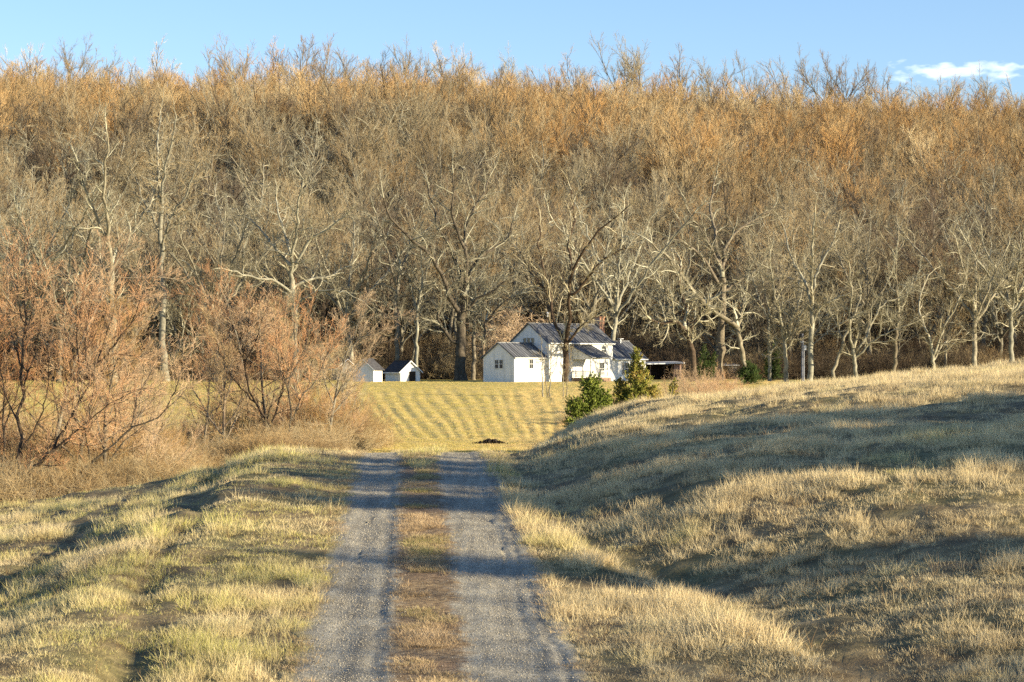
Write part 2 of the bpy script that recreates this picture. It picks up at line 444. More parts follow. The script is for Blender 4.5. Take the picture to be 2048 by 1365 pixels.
M['twig_pale'] = wood_mat('twig_pale', (0.5, 0.36, 0.22), (0.62, 0.46, 0.29), (0.72, 0.56, 0.38), 0.6, 0.1)

def two_tone(me, sets):
    """boughs (four or more sided) carry the second material, twigs the first"""
    mi = np.concatenate([np.full(len(P) * (P.shape[1] - 1) * s, 1 if s >= 4 else 0, np.int32) for P, R, s in sets])
    me.polygons.foreach_set('material_index', mi)

def tree_meshes(name, kind, rng, bark, twig):
    """returns (trunk mesh, crown mesh) of a bare tree"""
    one = lambda *a: np.array([a], float)
    if kind == 'fan':        # tall upright woodland tree, brushy rounded top
        Ht = rng.uniform(22, 27)
        tr = grow(one(0, 0, -0.6), one(rng.normal() * .04, rng.normal() * .04, 1), np.array([Ht * .55]), np.array([.30]), np.array([.17]), 7, .04, .08, rng)
        ld = spawn(*tr, 7, .58, 1.0, .54, .14, 0, 6, .08, .05, rng, .60, .05, absL=Ht * .40, taperL=-0.05)
        lo = spawn(*tr, 5, .38, .75, .9, .15, 0, 5, .14, .04, rng, .35, .03, absL=Ht * .22)
        br = spawn(*ld, 9, .12, 1.0, .55, .15, .45, 5, .09, .08, rng, .6, .032)
        tw = spawn(*br, 7, .15, 1.0, .5, .2, .52, 4, .10, .11, rng, .65, .017)
        tw2 = spawn(*lo, 9, .2, 1.0, .7, .2, .45, 4, .12, .07, rng, .6, .013)
        tl = spawn(*tw, 4, .2, 1.0, .45, .2, .65, 3, .12, .11, rng, .7, .0065)
        tl2 = spawn(*tw2, 5, .2, 1.0, .55, .2, .5, 3, .12, .08, rng, .7, .0065)
        T = [(*tr, 7), (*ld, 5)]; C = [(*lo, 4), (*br, 4), (*tw, 3), (*tw2, 3), (*tl, 3), (*tl2, 3)]
    elif kind == 'spread':   # broad crooked tree with long arching limbs
        Ht = rng.uniform(19, 25)
        tr = grow(one(0, 0, -0.6), one(rng.normal() * .08, rng.normal() * .08, 1), np.array([Ht * .42]), np.array([.48]), np.array([.30]), 6, .07, .05, rng)
        ld = spawn(*tr, 6, .5, 1.0, .62, .18, 0, 8, .17, .045, rng, .62, .07, absL=Ht * .62, taperL=0.15)
        br = spawn(*ld, 9, .18, 1.0, .75, .25, .36, 6, .17, .05, rng, .55, .03)
        tw = spawn(*br, 8, .15, 1.0, .75, .25, .48, 5, .17, .05, rng, .6, .015)
        tl = spawn(*tw, 5, .15, 1.0, .7, .25, .5, 4, .15, .06, rng, .7, .0075)
        T = [(*tr, 8), (*ld, 6)]; C = [(*br, 5), (*tw, 3), (*tl, 3)]
    elif kind == 'pole':     # slim understorey tree
        Ht = rng.uniform(13, 19)
        tr = grow(one(0, 0, -0.6), one(rng.normal() * .10, rng.normal() * .10, 1), np.array([Ht]), np.array([.14]), np.array([.03]), 9, .05, .06, rng)
        br = spawn(*tr, 22, .3, 1.0, .7, .2, .26, 5, .12, .06, rng, .5, .015)
        tw = spawn(*br, 8, .15, 1.0, .65, .2, .5, 4, .12, .06, rng, .6, .011)
        tl = spawn(*tw, 4, .2, 1.0, .6, .2, .5, 3, .12, .06, rng, .7, .0065)
        T = [(*tr, 6)]; C = [(*br, 4), (*tw, 3), (*tl, 3)]
    elif kind == 'shrub':    # many stemmed twiggy shrub
        Ht = rng.uniform(4.5, 6.5); k = 12
        az = rng.random(k) * 6.28; tl_ = rng.uniform(.1, .65, k)
        d = np.stack([np.cos(az) * np.sin(tl_), np.sin(az) * np.sin(tl_), np.cos(tl_)], -1)
        p = np.stack([np.cos(az) * .35, np.sin(az) * .35, np.full(k, -.3)], -1)
        tr = grow(p, d, Ht * rng.uniform(.7, 1, k), rng.uniform(.025, .05, k), np.full(k, .010), 7, .09, .03, rng)
        br = spawn(*tr, 9, .15, 1.0, .55, .2, .4, 5, .12, .05, rng, .55, .007)
        tw = spawn(*br, 7, .1, 1.0, .55, .2, .5, 4, .12, .07, rng, .6, .005)
        tl = spawn(*tw, 5, .1, 1.0, .5, .2, .5, 3, .12, .07, rng, .7, .0035)
        T = [(*tr, 5)]; C = [(*br, 3), (*tw, 3), (*tl, 3)]
    elif kind == 'scrub':    # low tangle of canes and briars
        k = 60
        p = np.stack([rng.uniform(-1.6, 1.6, k), rng.uniform(-1.6, 1.6, k), np.full(k, -.1)], -1)
        az = rng.random(k) * 6.28; tl_ = rng.uniform(0, .9, k)
        d = np.stack([np.cos(az) * np.sin(tl_), np.sin(az) * np.sin(tl_), np.cos(tl_)], -1)
        tr = grow(p, d, rng.uniform(.8, 2.4, k), np.full(k, .010), np.full(k, .005), 6, .16, -.05, rng)
        br = spawn(*tr, 6, .1, 1.0, .7, .3, .5, 4, .18, -.0, rng, .6, .005)
        tw = spawn(*br, 6, .1, 1.0, .7, .3, .6, 3, .15, .02, rng, .7, .0035)
        T = [(*tr, 3)]; C = [(*br, 3), (*tw, 3)]
    elif kind == 'near':     # small reddish tree seen close
        Ht = rng.uniform(9.5, 13)
        tr = grow(one(0, 0, -0.4), one(rng.normal() * .12, rng.normal() * .12, 1), np.array([Ht]), np.array([.15]), np.array([.015]), 11, .05, .05, rng)
        ld = spawn(*tr, 15, .18, .95, .75, .2, .42, 7, .09, .045, rng, .55, .012)
        br = spawn(*ld, 10, .15, 1.0, .6, .2, .42, 5, .10, .06, rng, .55, .008)
        tw = spawn(*br, 8, .12, 1.0, .55, .2, .5, 4, .10, .09, rng, .6, .005)
        tl = spawn(*tw, 5, .1, 1.0, .5, .2, .55, 3, .10, .10, rng, .7, .0038)
        T = [(*tr, 7)]; C = [(*ld, 5), (*br, 4), (*tw, 3), (*tl, 3)]
    Vt, Qt = tubes(T, rng); Vc, Qc = tubes(C, rng)
    mt = mesh_np(name + '_trunk', Vt, Qt, True); mc = mesh_np(name + '_crown', Vc, Qc, True)
    mt.materials.append(bark); mc.materials.append(twig); mc.materials.append(M['lichen_limb'] if kind in ('spread', 'pole') else bark)
    two_tone(mc, C)
    return mt, mc

def put_tree(name, me, loc, rz, sc, label, cat, group=None, tilt=(0, 0)):
    if not name.startswith('x') and '%s' in label: label = label % ''
    o = empty(name, loc)
    o.rotation_euler = (tilt[0], tilt[1], rz); o.scale = (sc, sc, sc)
    tag(o, label, cat, group)
    t_ = link('trunk', me[0], None, o); c_ = link('crown', me[1], None, o)
    return o, t_, c_

def scatter(name, kinds, pts, kid, rot, scl, label, cat=None):
    """ONE stuff object: points carrying instances; kinds is a list of lists of objects"""
    me = bpy.data.meshes.new(name); me.vertices.add(len(pts))
    me.vertices.foreach_set('co', np.ascontiguousarray(pts, np.float32).ravel())
    for nm, ty, arr in (('kid', 'INT', kid), ('rot', 'FLOAT_VECTOR', rot), ('scl', 'FLOAT', scl)):
        at = me.attributes.new(nm, ty, 'POINT')
        at.data.foreach_set('vector' if ty == 'FLOAT_VECTOR' else 'value', np.ascontiguousarray(arr, np.int32 if ty == 'INT' else np.float32).ravel())
    me.update()
    o = link(name, me, None); tag(o, label, cat, kind='stuff')
    g = bpy.data.node_groups.new(name, 'GeometryNodeTree')
    g.interface.new_socket('Geometry', in_out='INPUT', socket_type='NodeSocketGeometry')
    g.interface.new_socket('Geometry', in_out='OUTPUT', socket_type='NodeSocketGeometry')
    gi = g.nodes.new('NodeGroupInput'); go = g.nodes.new('NodeGroupOutput'); jn = g.nodes.new('GeometryNodeJoinGeometry')
    def attr(nm, ty):
        n = g.nodes.new('GeometryNodeInputNamedAttribute'); n.data_type = ty; n.inputs['Name'].default_value = nm
        return n.outputs['Attribute']
    a_k, a_r, a_s = attr('kid', 'INT'), attr('rot', 'FLOAT_VECTOR'), attr('scl', 'FLOAT')
    for k, obs in enumerate(kinds):
        cmp_ = g.nodes.new('FunctionNodeCompare'); cmp_.data_type = 'INT'; cmp_.operation = 'EQUAL'
        g.links.new(a_k, cmp_.inputs[2]); cmp_.inputs[3].default_value = k
        for ob in obs:
            oi = g.nodes.new('GeometryNodeObjectInfo'); oi.transform_space = 'ORIGINAL'; oi.inputs['Object'].default_value = ob
            oi.inputs['As Instance'].default_value = False
            ip = g.nodes.new('GeometryNodeInstanceOnPoints')
            g.links.new(gi.outputs[0], ip.inputs['Points']); g.links.new(cmp_.outputs[0], ip.inputs['Selection'])
            g.links.new(oi.outputs['Geometry'], ip.inputs['Instance'])
            g.links.new(a_r, ip.inputs['Rotation']); g.links.new(a_s, ip.inputs['Scale'])
            g.links.new(ip.outputs[0], jn.inputs[0])
    g.links.new(jn.outputs[0], go.inputs[0])
    md = o.modifiers.new('scatter', 'NODES'); md.node_group = g
    return o

def px(x, y, D):
    return np.array([(x - 1024) / F * D, D, (HOR - y) / F * D])

exec_parts = []
# ------------------------------------------------------------------ the wooded hill
rng = np.random.default_rng(11)
def protos(kind, n, bark, twig, seed):
    return [tree_meshes(kind, kind, np.random.default_rng(seed + i), M[bark], M[twig]) for i in range(n)]
PR = {'orange': protos('fan', 5, 'bark_dark', 'twig_orange', 100),
      'tan': protos('fan', 4, 'bark_grey', 'twig_tan', 200),
      'grey': protos('spread', 5, 'bark_grey', 'twig_grey', 300),
      'pole': protos('pole', 3, 'bark_grey', 'twig_tan', 400),
      'dark': protos('fan', 2, 'bark_dark', 'twig_dark', 450)}
keys = [(k, i) for k in PR for i in range(len(PR[k]))]
pts = []
sp = 7.2
D = 350.0; row = 0
while D < 735:
    step = sp * 0.9
    hw = 0.225 * D + 16
    for X in np.arange(-hw + (row % 2) * sp / 2, hw, sp):
        x = X + rng.normal() * 2.0; d = D + rng.normal() * 2.0
        pts.append((x, d))
    D += step; row += 1
    if D > 540: sp = 6.2
pts = np.array(pts)
def house_clear(x, d):
    return ((x > -30) & (x < 26) & (d < 372) & (d > 300))
e0 = 346 + 10 * vn(pts[:, 0] / 22, pts[:, 0] * 0, 31)
ok = (vn(pts[:, 0] / 16, pts[:, 1] / 20, 61) + .5 * vn(pts[:, 0] / 7, pts[:, 1] / 8, 62) > -.30) & (pts[:, 1] > e0) & ~((pts[:, 0] > -2) & (pts[:, 0] < 24) & (pts[:, 1] < 362))
pts = pts[ok]
zz = H(pts[:, 0], pts[:, 1], False)
kinds_, scl_ = [], []
for (x, d) in pts:
    u = rng.random(); f = (d - 350) / 380 + 0.25 * vn(x / 40, d / 40, 33) + (-0.06 if x < 0 else 0.05)
    if f < 0.18: k = 'grey' if u < .5 else ('pole' if u < .8 else 'tan')
    elif f < 0.36: k = 'grey' if u < .35 else ('tan' if u < .75 else 'pole')
    elif f < 0.55: k = 'tan' if u < .45 else ('orange' if u < .95 else 'pole')
    else: k = 'orange' if u < .8 else 'tan'
    if rng.random() < .13: k = 'dark'
    kinds_.append((k, int(rng.integers(len(PR[k])))))
    s_ = rng.uniform(.66, 1.08) * (0.78 if d > 560 else 1)
    scl_.append(s_)
kinds_ = np.array([keys.index(k) for k in kinds_]); scl_ = np.array(scl_)
order = np.argsort(pts[:, 1])
N_IND = 245
ind = list(order[:N_IND]); rest = order[N_IND:]
# a few ridge trees seen against the sky
proto_obj = {}
MARKS = [(80, 'at the left edge'), (190, 'behind leaning reddish tree'), (275, 'beside the forked sycamore'), (380, 'beside tall straight trunk'), (520, 'left of wide twisting tree'),
         (640, 'behind the wide twisting tree'), (735, 'above the half-hidden shed'), (845, 'above the doorway shed'), (955, 'behind the great dark oak'), (1050, 'above the left house gable'),
         (1150, 'behind the forked yard tree'), (1240, 'above the brick chimney'), (1330, 'above the right house wing'), (1400, 'above the carport'), (1500, 'behind leaning pale limb'), (1590, 'left of the utility pole'),
         (1690, 'right of the utility pole'), (1770, 'behind the low forked tree'), (1850, 'behind the slim dark tree'), (1930, 'behind the curved pale tree'), (9999, 'at the right edge')]
def zone(x, d):
    p = 1024 + x / d * F
    return [m_ for q, m_ in MARKS if p < q][0]
def rowname(d):
    return 'at the wood edge' if d < 361 else ('second row' if d < 376 else ('third row' if d < 392 else 'deeper in wood'))
look = {'orange': 'tall bare tree with orange-brown top', 'tan': 'tall bare tree with upright tan crown',
        'dark': 'tall bare tree with dark brown crown', 'grey': 'broad bare tree with crooked grey limbs', 'pole': 'slim bare tree with thin trunk'}
names = {'dark': 'woodland_tree', 'orange': 'woodland_tree', 'tan': 'woodland_tree', 'grey': 'woodland_tree', 'pole': 'woodland_tree'}
for n_, i in enumerate(ind):
    k = keys[kinds_[i]]
    x, d = pts[i]; z_ = zone(x, d)
    o, t_, c_ = put_tree(names[k[0]], PR[k[0]][k[1]], (x, d, zz[i]), rng.random() * 6.28, scl_[i],
                         look[k[0]] + ', ' + rowname(d) + ', ' + z_, 'tree', look[k[0]].replace('tree', 'trees') + ' ' + z_)
    proto_obj.setdefault(kinds_[i], (t_, c_))
# ridge trees against the sky: px, py of the top
RIDGE = [(60, 92), (135, 78), (200, 96), (320, 84), (430, 92), (492, 72), (535, 82), (612, 72), (650, 70), (705, 100), (785, 88), (830, 96), (890, 95), (955, 100), (1010, 104),
         (1145, 104), (1236, 70), (1292, 72), (1372, 95), (1435, 118), (1500, 112), (1580, 122), (1660, 96), (1690, 112), (1760, 138), (1880, 140), (1975, 142), (2035, 155)]
def ridge_label(p, y):
    return p, y
RL = ['leftmost tree standing above the ridge at the left edge', 'slightly taller rounded tree above the ridge, second from left', 'low thin crown above the ridge, third from left',
      'bushy crown rising above the left part of the ridge', 'thin crown just left of the tall skyline cluster', 'left and tallest tree of the tall skyline cluster left of centre', 'middle tree of the tall skyline cluster left of centre',
      'tall fan-shaped skyline tree, left of a close pair', 'tall fan-shaped skyline tree, right of a close pair', 'small skyline tree just right of the tall close pair', 'wide rounded skyline tree left of the picture centre',
      'narrow skyline tree beside the wide rounded one', 'open-crowned skyline tree above the big oak', 'small rounded skyline tree close to the picture centre', 'low skyline tree just left of picture centre top',
      'low bushy skyline tree left of the tallest pair', 'left tree of the tall dark pair standing high above the ridge', 'right tree of the tall dark pair standing high above the ridge', 'skyline tree just right of the tall dark pair',
      'small skyline crown between the dark pair and the lone tall tree', 'double-topped small dark skyline tree', 'low skyline crown left of the lone tall tree', 'lone tall rounded skyline tree on the right', 'smaller skyline tree touching the lone tall tree',
      'low skyline tree left of the small white cloud', 'skyline tree below the small white cloud', 'skyline tree below the right end of the cloud', 'rightmost skyline tree at the right edge']
for j, (p, y) in enumerate(RIDGE):
    y -= 9; d = 704 + (j * 37 % 11); X = (p - 1024) / F * d
    z = float(H(X, d, False)); top = (HOR - y) / F * d
    hgt = max(top - z, 14)
    me_ = PR['tan' if j % 3 else 'orange'][j % 4]
    zt = max(v.co.z for v in me_[1].vertices) if 0 else None
    co = np.empty(len(me_[1].vertices) * 3, np.float32); me_[1].vertices.foreach_get('co', co)
    top_l = np.percentile(co[2::3], 99.7)
    put_tree('skyline_tree', me_, (X, d, z), rng.random() * 6.28, hgt / top_l, RL[j], 'tree', 'bare trees standing along the ridge against the sky')
kind_list = [list(proto_obj[k]) if k in proto_obj else None for k in range(len(keys))]
for k in range(len(keys)):
    if kind_list[k] is None:     # use another tree of the first rows as the source
        ob = []
        for q, nm in ((0, 'trunk'), (1, 'crown')):
            src = bpy.data.objects.new(nm, PR[keys[k][0]][keys[k][1]][q]); ob.append(src)
        kind_list[k] = ob
ne = 800
ed_ = 372 + 150 * rng.random(ne) ** 1.3; ex_ = rng.uniform(-1, 1, ne) * (0.222 * ed_ + 8)
pk = [i for i, k in enumerate(keys) if k[0] == 'pole']
pts2 = np.column_stack([ex_, ed_, H(ex_, ed_, False)]); kin2 = rng.choice(pk, ne); scl2 = rng.uniform(.7, 1.15, ne)
rp = np.column_stack([pts[rest], zz[rest]])
rp = np.concatenate([rp, pts2]); nw = len(rp)
scatter('woodland', kind_list, rp, np.concatenate([kinds_[rest], kin2]), np.column_stack([rng.normal(size=(nw, 2)) * .04, rng.random(nw) * 6.28]), np.concatenate([scl_[rest], scl2]),
        'bare winter woodland covering the hill behind the farmhouse, orange-brown towards the ridge', 'woodland')
print('woodland trees', len(ind), len(rest))

def proto_pair(ms, mats=None):
    obs = []
    for me in ms:
        obs.append(bpy.data.objects.new(me.name, me))
    return obs

# undergrowth on the forest floor and edge
scr = [proto_pair(tree_meshes('scrub', 'scrub', np.random.default_rng(500 + i), M['twig_tan'], M['twig_tan'])) for i in range(2)]
scr += [proto_pair(tree_meshes('scrub', 'scrub', np.random.default_rng(510 + i), M['twig_gold'], M['twig_gold'])) for i in range(2)]
scr += [proto_pair(tree_meshes('scrub', 'scrub', np.random.default_rng(520 + i), M['twig_red'], M['twig_red'])) for i in range(1)]
scrb = [proto_pair(tree_meshes('scrub', 'scrub', np.random.default_rng(530 + i), M['twig_brown'], M['twig_brown'])) for i in range(3)] + scr[:1]
n = 1300
d = 350 + 120 * rng.random(n) ** 1.6; x = rng.uniform(-1, 1, n) * (0.225 * d + 10)
keep = ~((x > -3) & (x < 24) & (d < 360))
x, d = x[keep], d[keep]; n = len(x)
scatter('forest_undergrowth', scrb, np.column_stack([x, d, H(x, d, False)]), rng.integers(0, 4, n),
        np.column_stack([np.zeros((n, 2)), rng.random(n) * 6.28]), rng.uniform(1.0, 2.2, n), 'brown twiggy undergrowth along the foot of the wood', 'undergrowth')
#@@REST

# ------------------------------------------------------------------ the big trees drawn limb by limb
def hero(name, D, limbs, style, seed, label, cat='tree', group=None, ground_at=None):
    """limbs: ([(px,py),...], width0, width1) in photo pixels at distance D; every limb gets its own depth"""
    rng = np.random.default_rng(seed)
    st = dict(bark='bark_grey', twig='twig_grey', k1=10, L1=4.2, k2=8, k3=6, r=(.035, .018, .010), wander=.16, up=.045, dep=.55, n=14, sides=8)
    st.update(style)
    bx, by = limbs[0][0][0]
    base = px(bx, by, D); base[2] = float(H(base[0], D, False))
    Ps, Rs = [], []
    for li, (pl, w0, w1) in enumerate(limbs):
        w = np.array([px(a, b_, D) for a, b_ in pl]) - base
        if li == 0: w[0] = (0, 0, -0.5)
        s = np.concatenate([[0], np.cumsum(np.linalg.norm(np.diff(w, axis=0), axis=1))])
        q = np.linspace(0, s[-1], st['n'])
        P_ = np.stack([np.interp(q, s, w[:, c]) for c in range(3)], -1)
        for _ in range(2): P_[1:-1] = P_[1:-1] * .5 + (P_[:-2] + P_[2:]) * .25
        y0 = 0.0
        if li > 0:
            allp = np.concatenate(Ps); dd_ = np.hypot(allp[:, 0] - P_[0, 0], allp[:, 2] - P_[0, 2])
            j_ = dd_.argmin(); y0 = allp[j_, 1]; P_[0, 0], P_[0, 2] = allp[j_, 0], allp[j_, 2]
        sl = (rng.uniform(.3, 1) * (1 if (li + seed) % 2 else -1) * st['dep']) if li > 0 else 0
        P_[:, 1] = y0 + sl * q
        P_[1:-1] += rng.normal(size=(st['n'] - 2, 3)) * s[-1] * .008
        R_ = np.interp(np.linspace(0, 1, st['n']), [0, 1], [w0, w1]) / 2 * D / F
        if li == 0: R_[:2] *= (1.45, 1.15)
        Ps.append(P_); Rs.append(R_)
    Pa, Ra = np.stack(Ps), np.stack(Rs)
    start = .0 if len(limbs) > 1 else .35
    sub = slice(1, None) if len(limbs) > 1 else slice(None)
    r1, r2, r3 = st['r']
    ext_p, ext_r = grow(Pa[:, -1], Pa[:, -1] - Pa[:, -3], np.full(len(Pa), st['L1'] * .9), Ra[:, -1], np.full(len(Pa), r2), 5, st['wander'], st['up'], rng)
    br = spawn(Pa[sub], Ra[sub], st['k1'], .15 + start, 1.0, .8, .25, 0, 6, st['wander'], st['up'], rng, .5, r1, absL=st['L1'])
    b0 = spawn(Pa[:1], Ra[:1], 5, .6, 1.0, .9, .25, 0, 6, st['wander'], st['up'], rng, .3, r1, absL=st['L1'] * .8)
    br = (np.concatenate([br[0], b0[0]]), np.concatenate([br[1], b0[1]]))
    tw = spawn(*br, st['k2'], .12, 1.0, .75, .25, .5, 5, st['wander'], st['up'], rng, .6, r2)
    te = spawn(ext_p, ext_r, st['k2'], .1, 1.0, .7, .25, .5, 5, st['wander'], st['up'], rng, .6, r2)
    tw = (np.concatenate([tw[0], te[0]]), np.concatenate([tw[1], te[1]]))
    tl = spawn(*tw, st['k3'], .12, 1.0, .65, .25, .5, 4, st['wander'] * .9, st['up'] * 1.3, rng, .7, r3)
    Vt, Qt = tubes([(Pa, Ra, st['sides'])], rng)
    CS = [(ext_p, ext_r, 5), (*br, 5), (*tw, 3), (*tl, 3)]
    Vc, Qc = tubes(CS, rng)
    mt = mesh_np(name + '_trunk', Vt, Qt, True); mc = mesh_np(name + '_crown', Vc, Qc, True)
    mt.materials.append(M[st['bark']]); mc.materials.append(M[st['twig']]); mc.materials.append(M['lichen_limb'] if st['twig'] == 'twig_grey' else M[st['bark']])
    two_tone(mc, CS)
    o = empty(name, base); tag(o, label, cat, group)
    link('trunk', mt, None, o); link('crown', mc, None, o)
    return o

oak = dict(bark='bark_dark', twig='twig_grey', k1=11, L1=4.6, k2=8, k3=6, wander=.19)
hero('oak_tree', 336, [([(921, 766), (921, 704), (924, 640), (928, 592)], 24, 15),
     ([(911, 690), (895, 668), (879, 650), (876, 630), (884, 608), (893, 592)], 8, 3),
     ([(926, 609), (925, 571), (914, 518), (897, 490), (880, 460), (872, 441), (860, 402), (855, 363)], 11, 3),
     ([(928, 592), (934, 518), (926, 479), (904, 441), (905, 400), (907, 350)], 9, 3),
     ([(930, 575), (938, 545), (950, 526), (967, 504), (999, 490), (1020, 469), (1027, 435)], 9, 3),
     ([(922, 628), (905, 606), (883, 543), (851, 500), (820, 476), (781, 441), (774, 405)], 10, 3),
     ([(932, 500), (930, 455), (946, 416), (967, 388), (978, 350)], 7, 3),
     ([(925, 640), (950, 600), (985, 585), (1015, 560)], 6, 3)], oak, 1,
     'largest dark bare oak with a thick straight trunk, standing left of the white house')
hero('yard_tree', 318.8, [([(1131, 764), (1132, 730), (1132, 700), (1131, 678)], 14, 11),
     ([(1130, 685), (1120, 668), (1108, 652), (1104, 609), (1092, 556), (1079, 497), (1080, 445)], 7, 2.5),
     ([(1132, 682), (1138, 637), (1136, 588), (1145, 539), (1160, 505), (1175, 490), (1203, 458), (1249, 423)], 8, 2.5),
     ([(1145, 545), (1132, 490), (1150, 451), (1146, 415), (1143, 380)], 6, 2.5),
     ([(1133, 688), (1147, 673), (1158, 655), (1172, 646), (1192, 634)], 6, 2.5),
     ([(1103, 600), (1085, 570), (1062, 545), (1040, 500)], 6, 2.5),
     ([(1140, 600), (1170, 560), (1205, 520), (1250, 500)], 6, 2.5)], dict(oak, k1=9, L1=3.8), 2,
     'forked bare tree growing right in front of the white farmhouse')
syc = dict(bark='bark_pale', twig='twig_grey', k1=10, L1=4.2)
hero('sycamore_tree', 335, [([(224, 766), (226, 690), (223, 600), (222, 540)], 17, 12),
     ([(222, 540), (221, 460), (217, 400), (219, 360), (235, 320), (232, 270)], 9, 3),
     ([(224, 548), (240, 505), (262, 462), (285, 425), (297, 405), (315, 350)], 8, 3),
     ([(222, 510), (214, 470), (190, 420), (176, 370), (168, 330)], 7, 3),
     ([(222, 560), (200, 520), (160, 480), (130, 430)], 6, 2.5)], syc, 3,
     'pale-barked sycamore with a V of limbs rising above the reddish trees on the left')
hero('tall_tree', 338, [([(332, 766), (325, 690), (322, 560), (322, 450), (320, 380)], 15, 8),
     ([(321, 400), (312, 330), (306, 270), (310, 215)], 7, 2.5), ([(322, 410), (330, 350), (348, 300), (362, 240)], 6, 2.5),
     ([(322, 470), (300, 430), (280, 400), (262, 350)], 6, 2.5), ([(322, 500), (345, 440), (378, 400), (400, 350)], 6, 2.5)], dict(bark='bark_grey', twig='twig_tan'), 4,
     'tall straight-trunked bare tree between the sycamore and the reddish thicket')
hero('spreading_tree', 332, [([(592, 766), (590, 700), (590, 620), (584, 560)], 15, 11),
     ([(584, 560), (583, 510), (600, 470), (596, 425), (612, 380)], 8, 3), ([(584, 535), (560, 505), (545, 492), (521, 460), (500, 440)], 7, 3),
     ([(586, 545), (605, 505), (620, 480), (660, 462), (690, 440)], 7, 3), ([(586, 575), (620, 556), (648, 555), (700, 525)], 6, 3),
     ([(586, 590), (550, 560), (510, 558), (470, 545)], 6, 3), ([(583, 515), (570, 470), (556, 430), (548, 395)], 6, 3),
     ([(590, 610), (630, 585), (680, 580), (720, 600)], 5, 2.5)], dict(syc, wander=.24, k1=9), 5,
     'wide pale tree with level twisting limbs behind the second reddish thicket')
hero('woodland_tree', 340, [([(792, 764), (794, 690), (792, 600), (800, 540)], 10, 7), ([(800, 545), (815, 505), (840, 470)], 5, 2.5), ([(795, 580), (780, 520), (770, 470), (755, 430)], 5, 2.5)],
     dict(bark='bark_brown'), 6, 'dark slender tree directly behind the small shed with the door')
hero('woodland_tree', 341, [([(832, 764), (834, 690), (836, 610)], 8, 5), ([(836, 615), (845, 560), (842, 500)], 5, 2), ([(836, 630), (822, 580), (815, 540)], 4, 2)],
     dict(bark='bark_pale'), 7, 'pale thin-trunked tree just right of the shed with the door, before the dark oak')
hero('woodland_tree', 345, [([(948, 760), (947, 690), (950, 620)], 9, 6), ([(950, 625), (940, 560), (948, 500)], 5, 2), ([(950, 640), (975, 590), (1000, 560)], 4, 2)],
     dict(bark='bark_brown'), 8, 'dark trunk standing close on the right of the large oak')
hero('woodland_tree', 345, [([(968, 760), (966, 700), (972, 640)], 8, 5), ([(972, 645), (1000, 610), (1030, 590)], 4, 2), ([(968, 660), (955, 600), (960, 560)], 4, 2)],
     dict(bark='bark_brown'), 9, 'second dark trunk right of the large oak, at the left corner of the house')
rt = dict(bark='bark_pale', twig='twig_grey', k1=9, L1=3.4, wander=.15, k3=6)
hero('field_edge_tree', 318, [([(1620, 766), (1622, 720), (1623, 665), (1625, 615)], 12, 9),
     ([(1625, 615), (1618, 581), (1604, 545), (1592, 526), (1581, 490), (1575, 455)], 7, 2.5), ([(1625, 600), (1622, 560), (1621, 520), (1618, 475), (1622, 430)], 7, 2.5),
     ([(1626, 585), (1632, 550), (1645, 520), (1665, 497), (1680, 455)], 6, 2.5), ([(1625, 650), (1640, 612), (1665, 600), (1690, 590)], 5, 2.5)], rt, 10,
     'pale upright tree just right of the utility pole, crown spread like a vase')
hero('field_edge_tree', 320, [([(1572, 768), (1572, 720), (1568, 676)], 10, 8), ([(1568, 678), (1560, 630), (1545, 590), (1535, 540)], 6, 2.5), ([(1568, 672), (1585, 640), (1603, 600), (1612, 545)], 6, 2.5),
     ([(1569, 690), (1582, 670), (1596, 640)], 4, 2)], rt, 11, 'pale tree forking low just left of the utility pole')
hero('field_edge_tree', 322, [([(1539, 768), (1540, 730), (1539, 694)], 8, 7), ([(1539, 694), (1538, 650), (1537, 603), (1528, 560)], 5, 2), ([(1540, 705), (1552, 690), (1563, 672)], 4, 2), ([(1538, 640), (1520, 600), (1510, 560)], 4, 2)], rt, 12,
     'thin pale tree, second to the left of the utility pole')
hero('field_edge_tree', 316, [([(1713, 760), (1709, 725), (1706, 700)], 9, 8), ([(1707, 702), (1697, 670), (1692, 640), (1696, 592), (1688, 540)], 6, 2.5),
     ([(1711, 712), (1722, 690), (1738, 669), (1752, 635), (1766, 612), (1785, 600), (1804, 596)], 6, 2.5), ([(1712, 716), (1745, 682), (1789, 658), (1810, 652)], 5, 2)], rt, 13,
     'low forked pale tree on the skyline of the rise, limbs arching to the right')
hero('field_edge_tree', 318, [([(1664, 762), (1673, 725), (1686, 690), (1700, 650), (1720, 600)], 8, 4), ([(1690, 685), (1670, 640), (1660, 600)], 4, 2)], dict(rt, bark='bark_grey'), 14,
     'leaning dark trunk beside the low forked pale tree on the right')
hero('field_edge_tree', 320, [([(1788, 750), (1790, 700), (1793, 660), (1797, 625)], 9, 7), ([(1797, 625), (1793, 590), (1790, 563), (1785, 520)], 5, 2), ([(1798, 630), (1815, 595), (1835, 560)], 5, 2), ([(1793, 665), (1775, 640), (1765, 620)], 4, 2)], dict(rt, bark='bark_grey'), 15,
     'slim dark-trunked tree on the rise, between the two forked pale trees')
hero('field_edge_tree', 320, [([(1870, 748), (1866, 715), (1860, 680)], 8, 7), ([(1861, 685), (1850, 650), (1843, 620), (1845, 598), (1858, 575), (1870, 548)], 6, 2.5), ([(1866, 712), (1880, 670), (1893, 640), (1915, 600), (1925, 560)], 5, 2),
     ([(1868, 725), (1885, 690), (1910, 678), (1935, 680)], 4, 2)], rt, 16, 'curved pale tree forking near the ground, nearest the right edge of the photo')
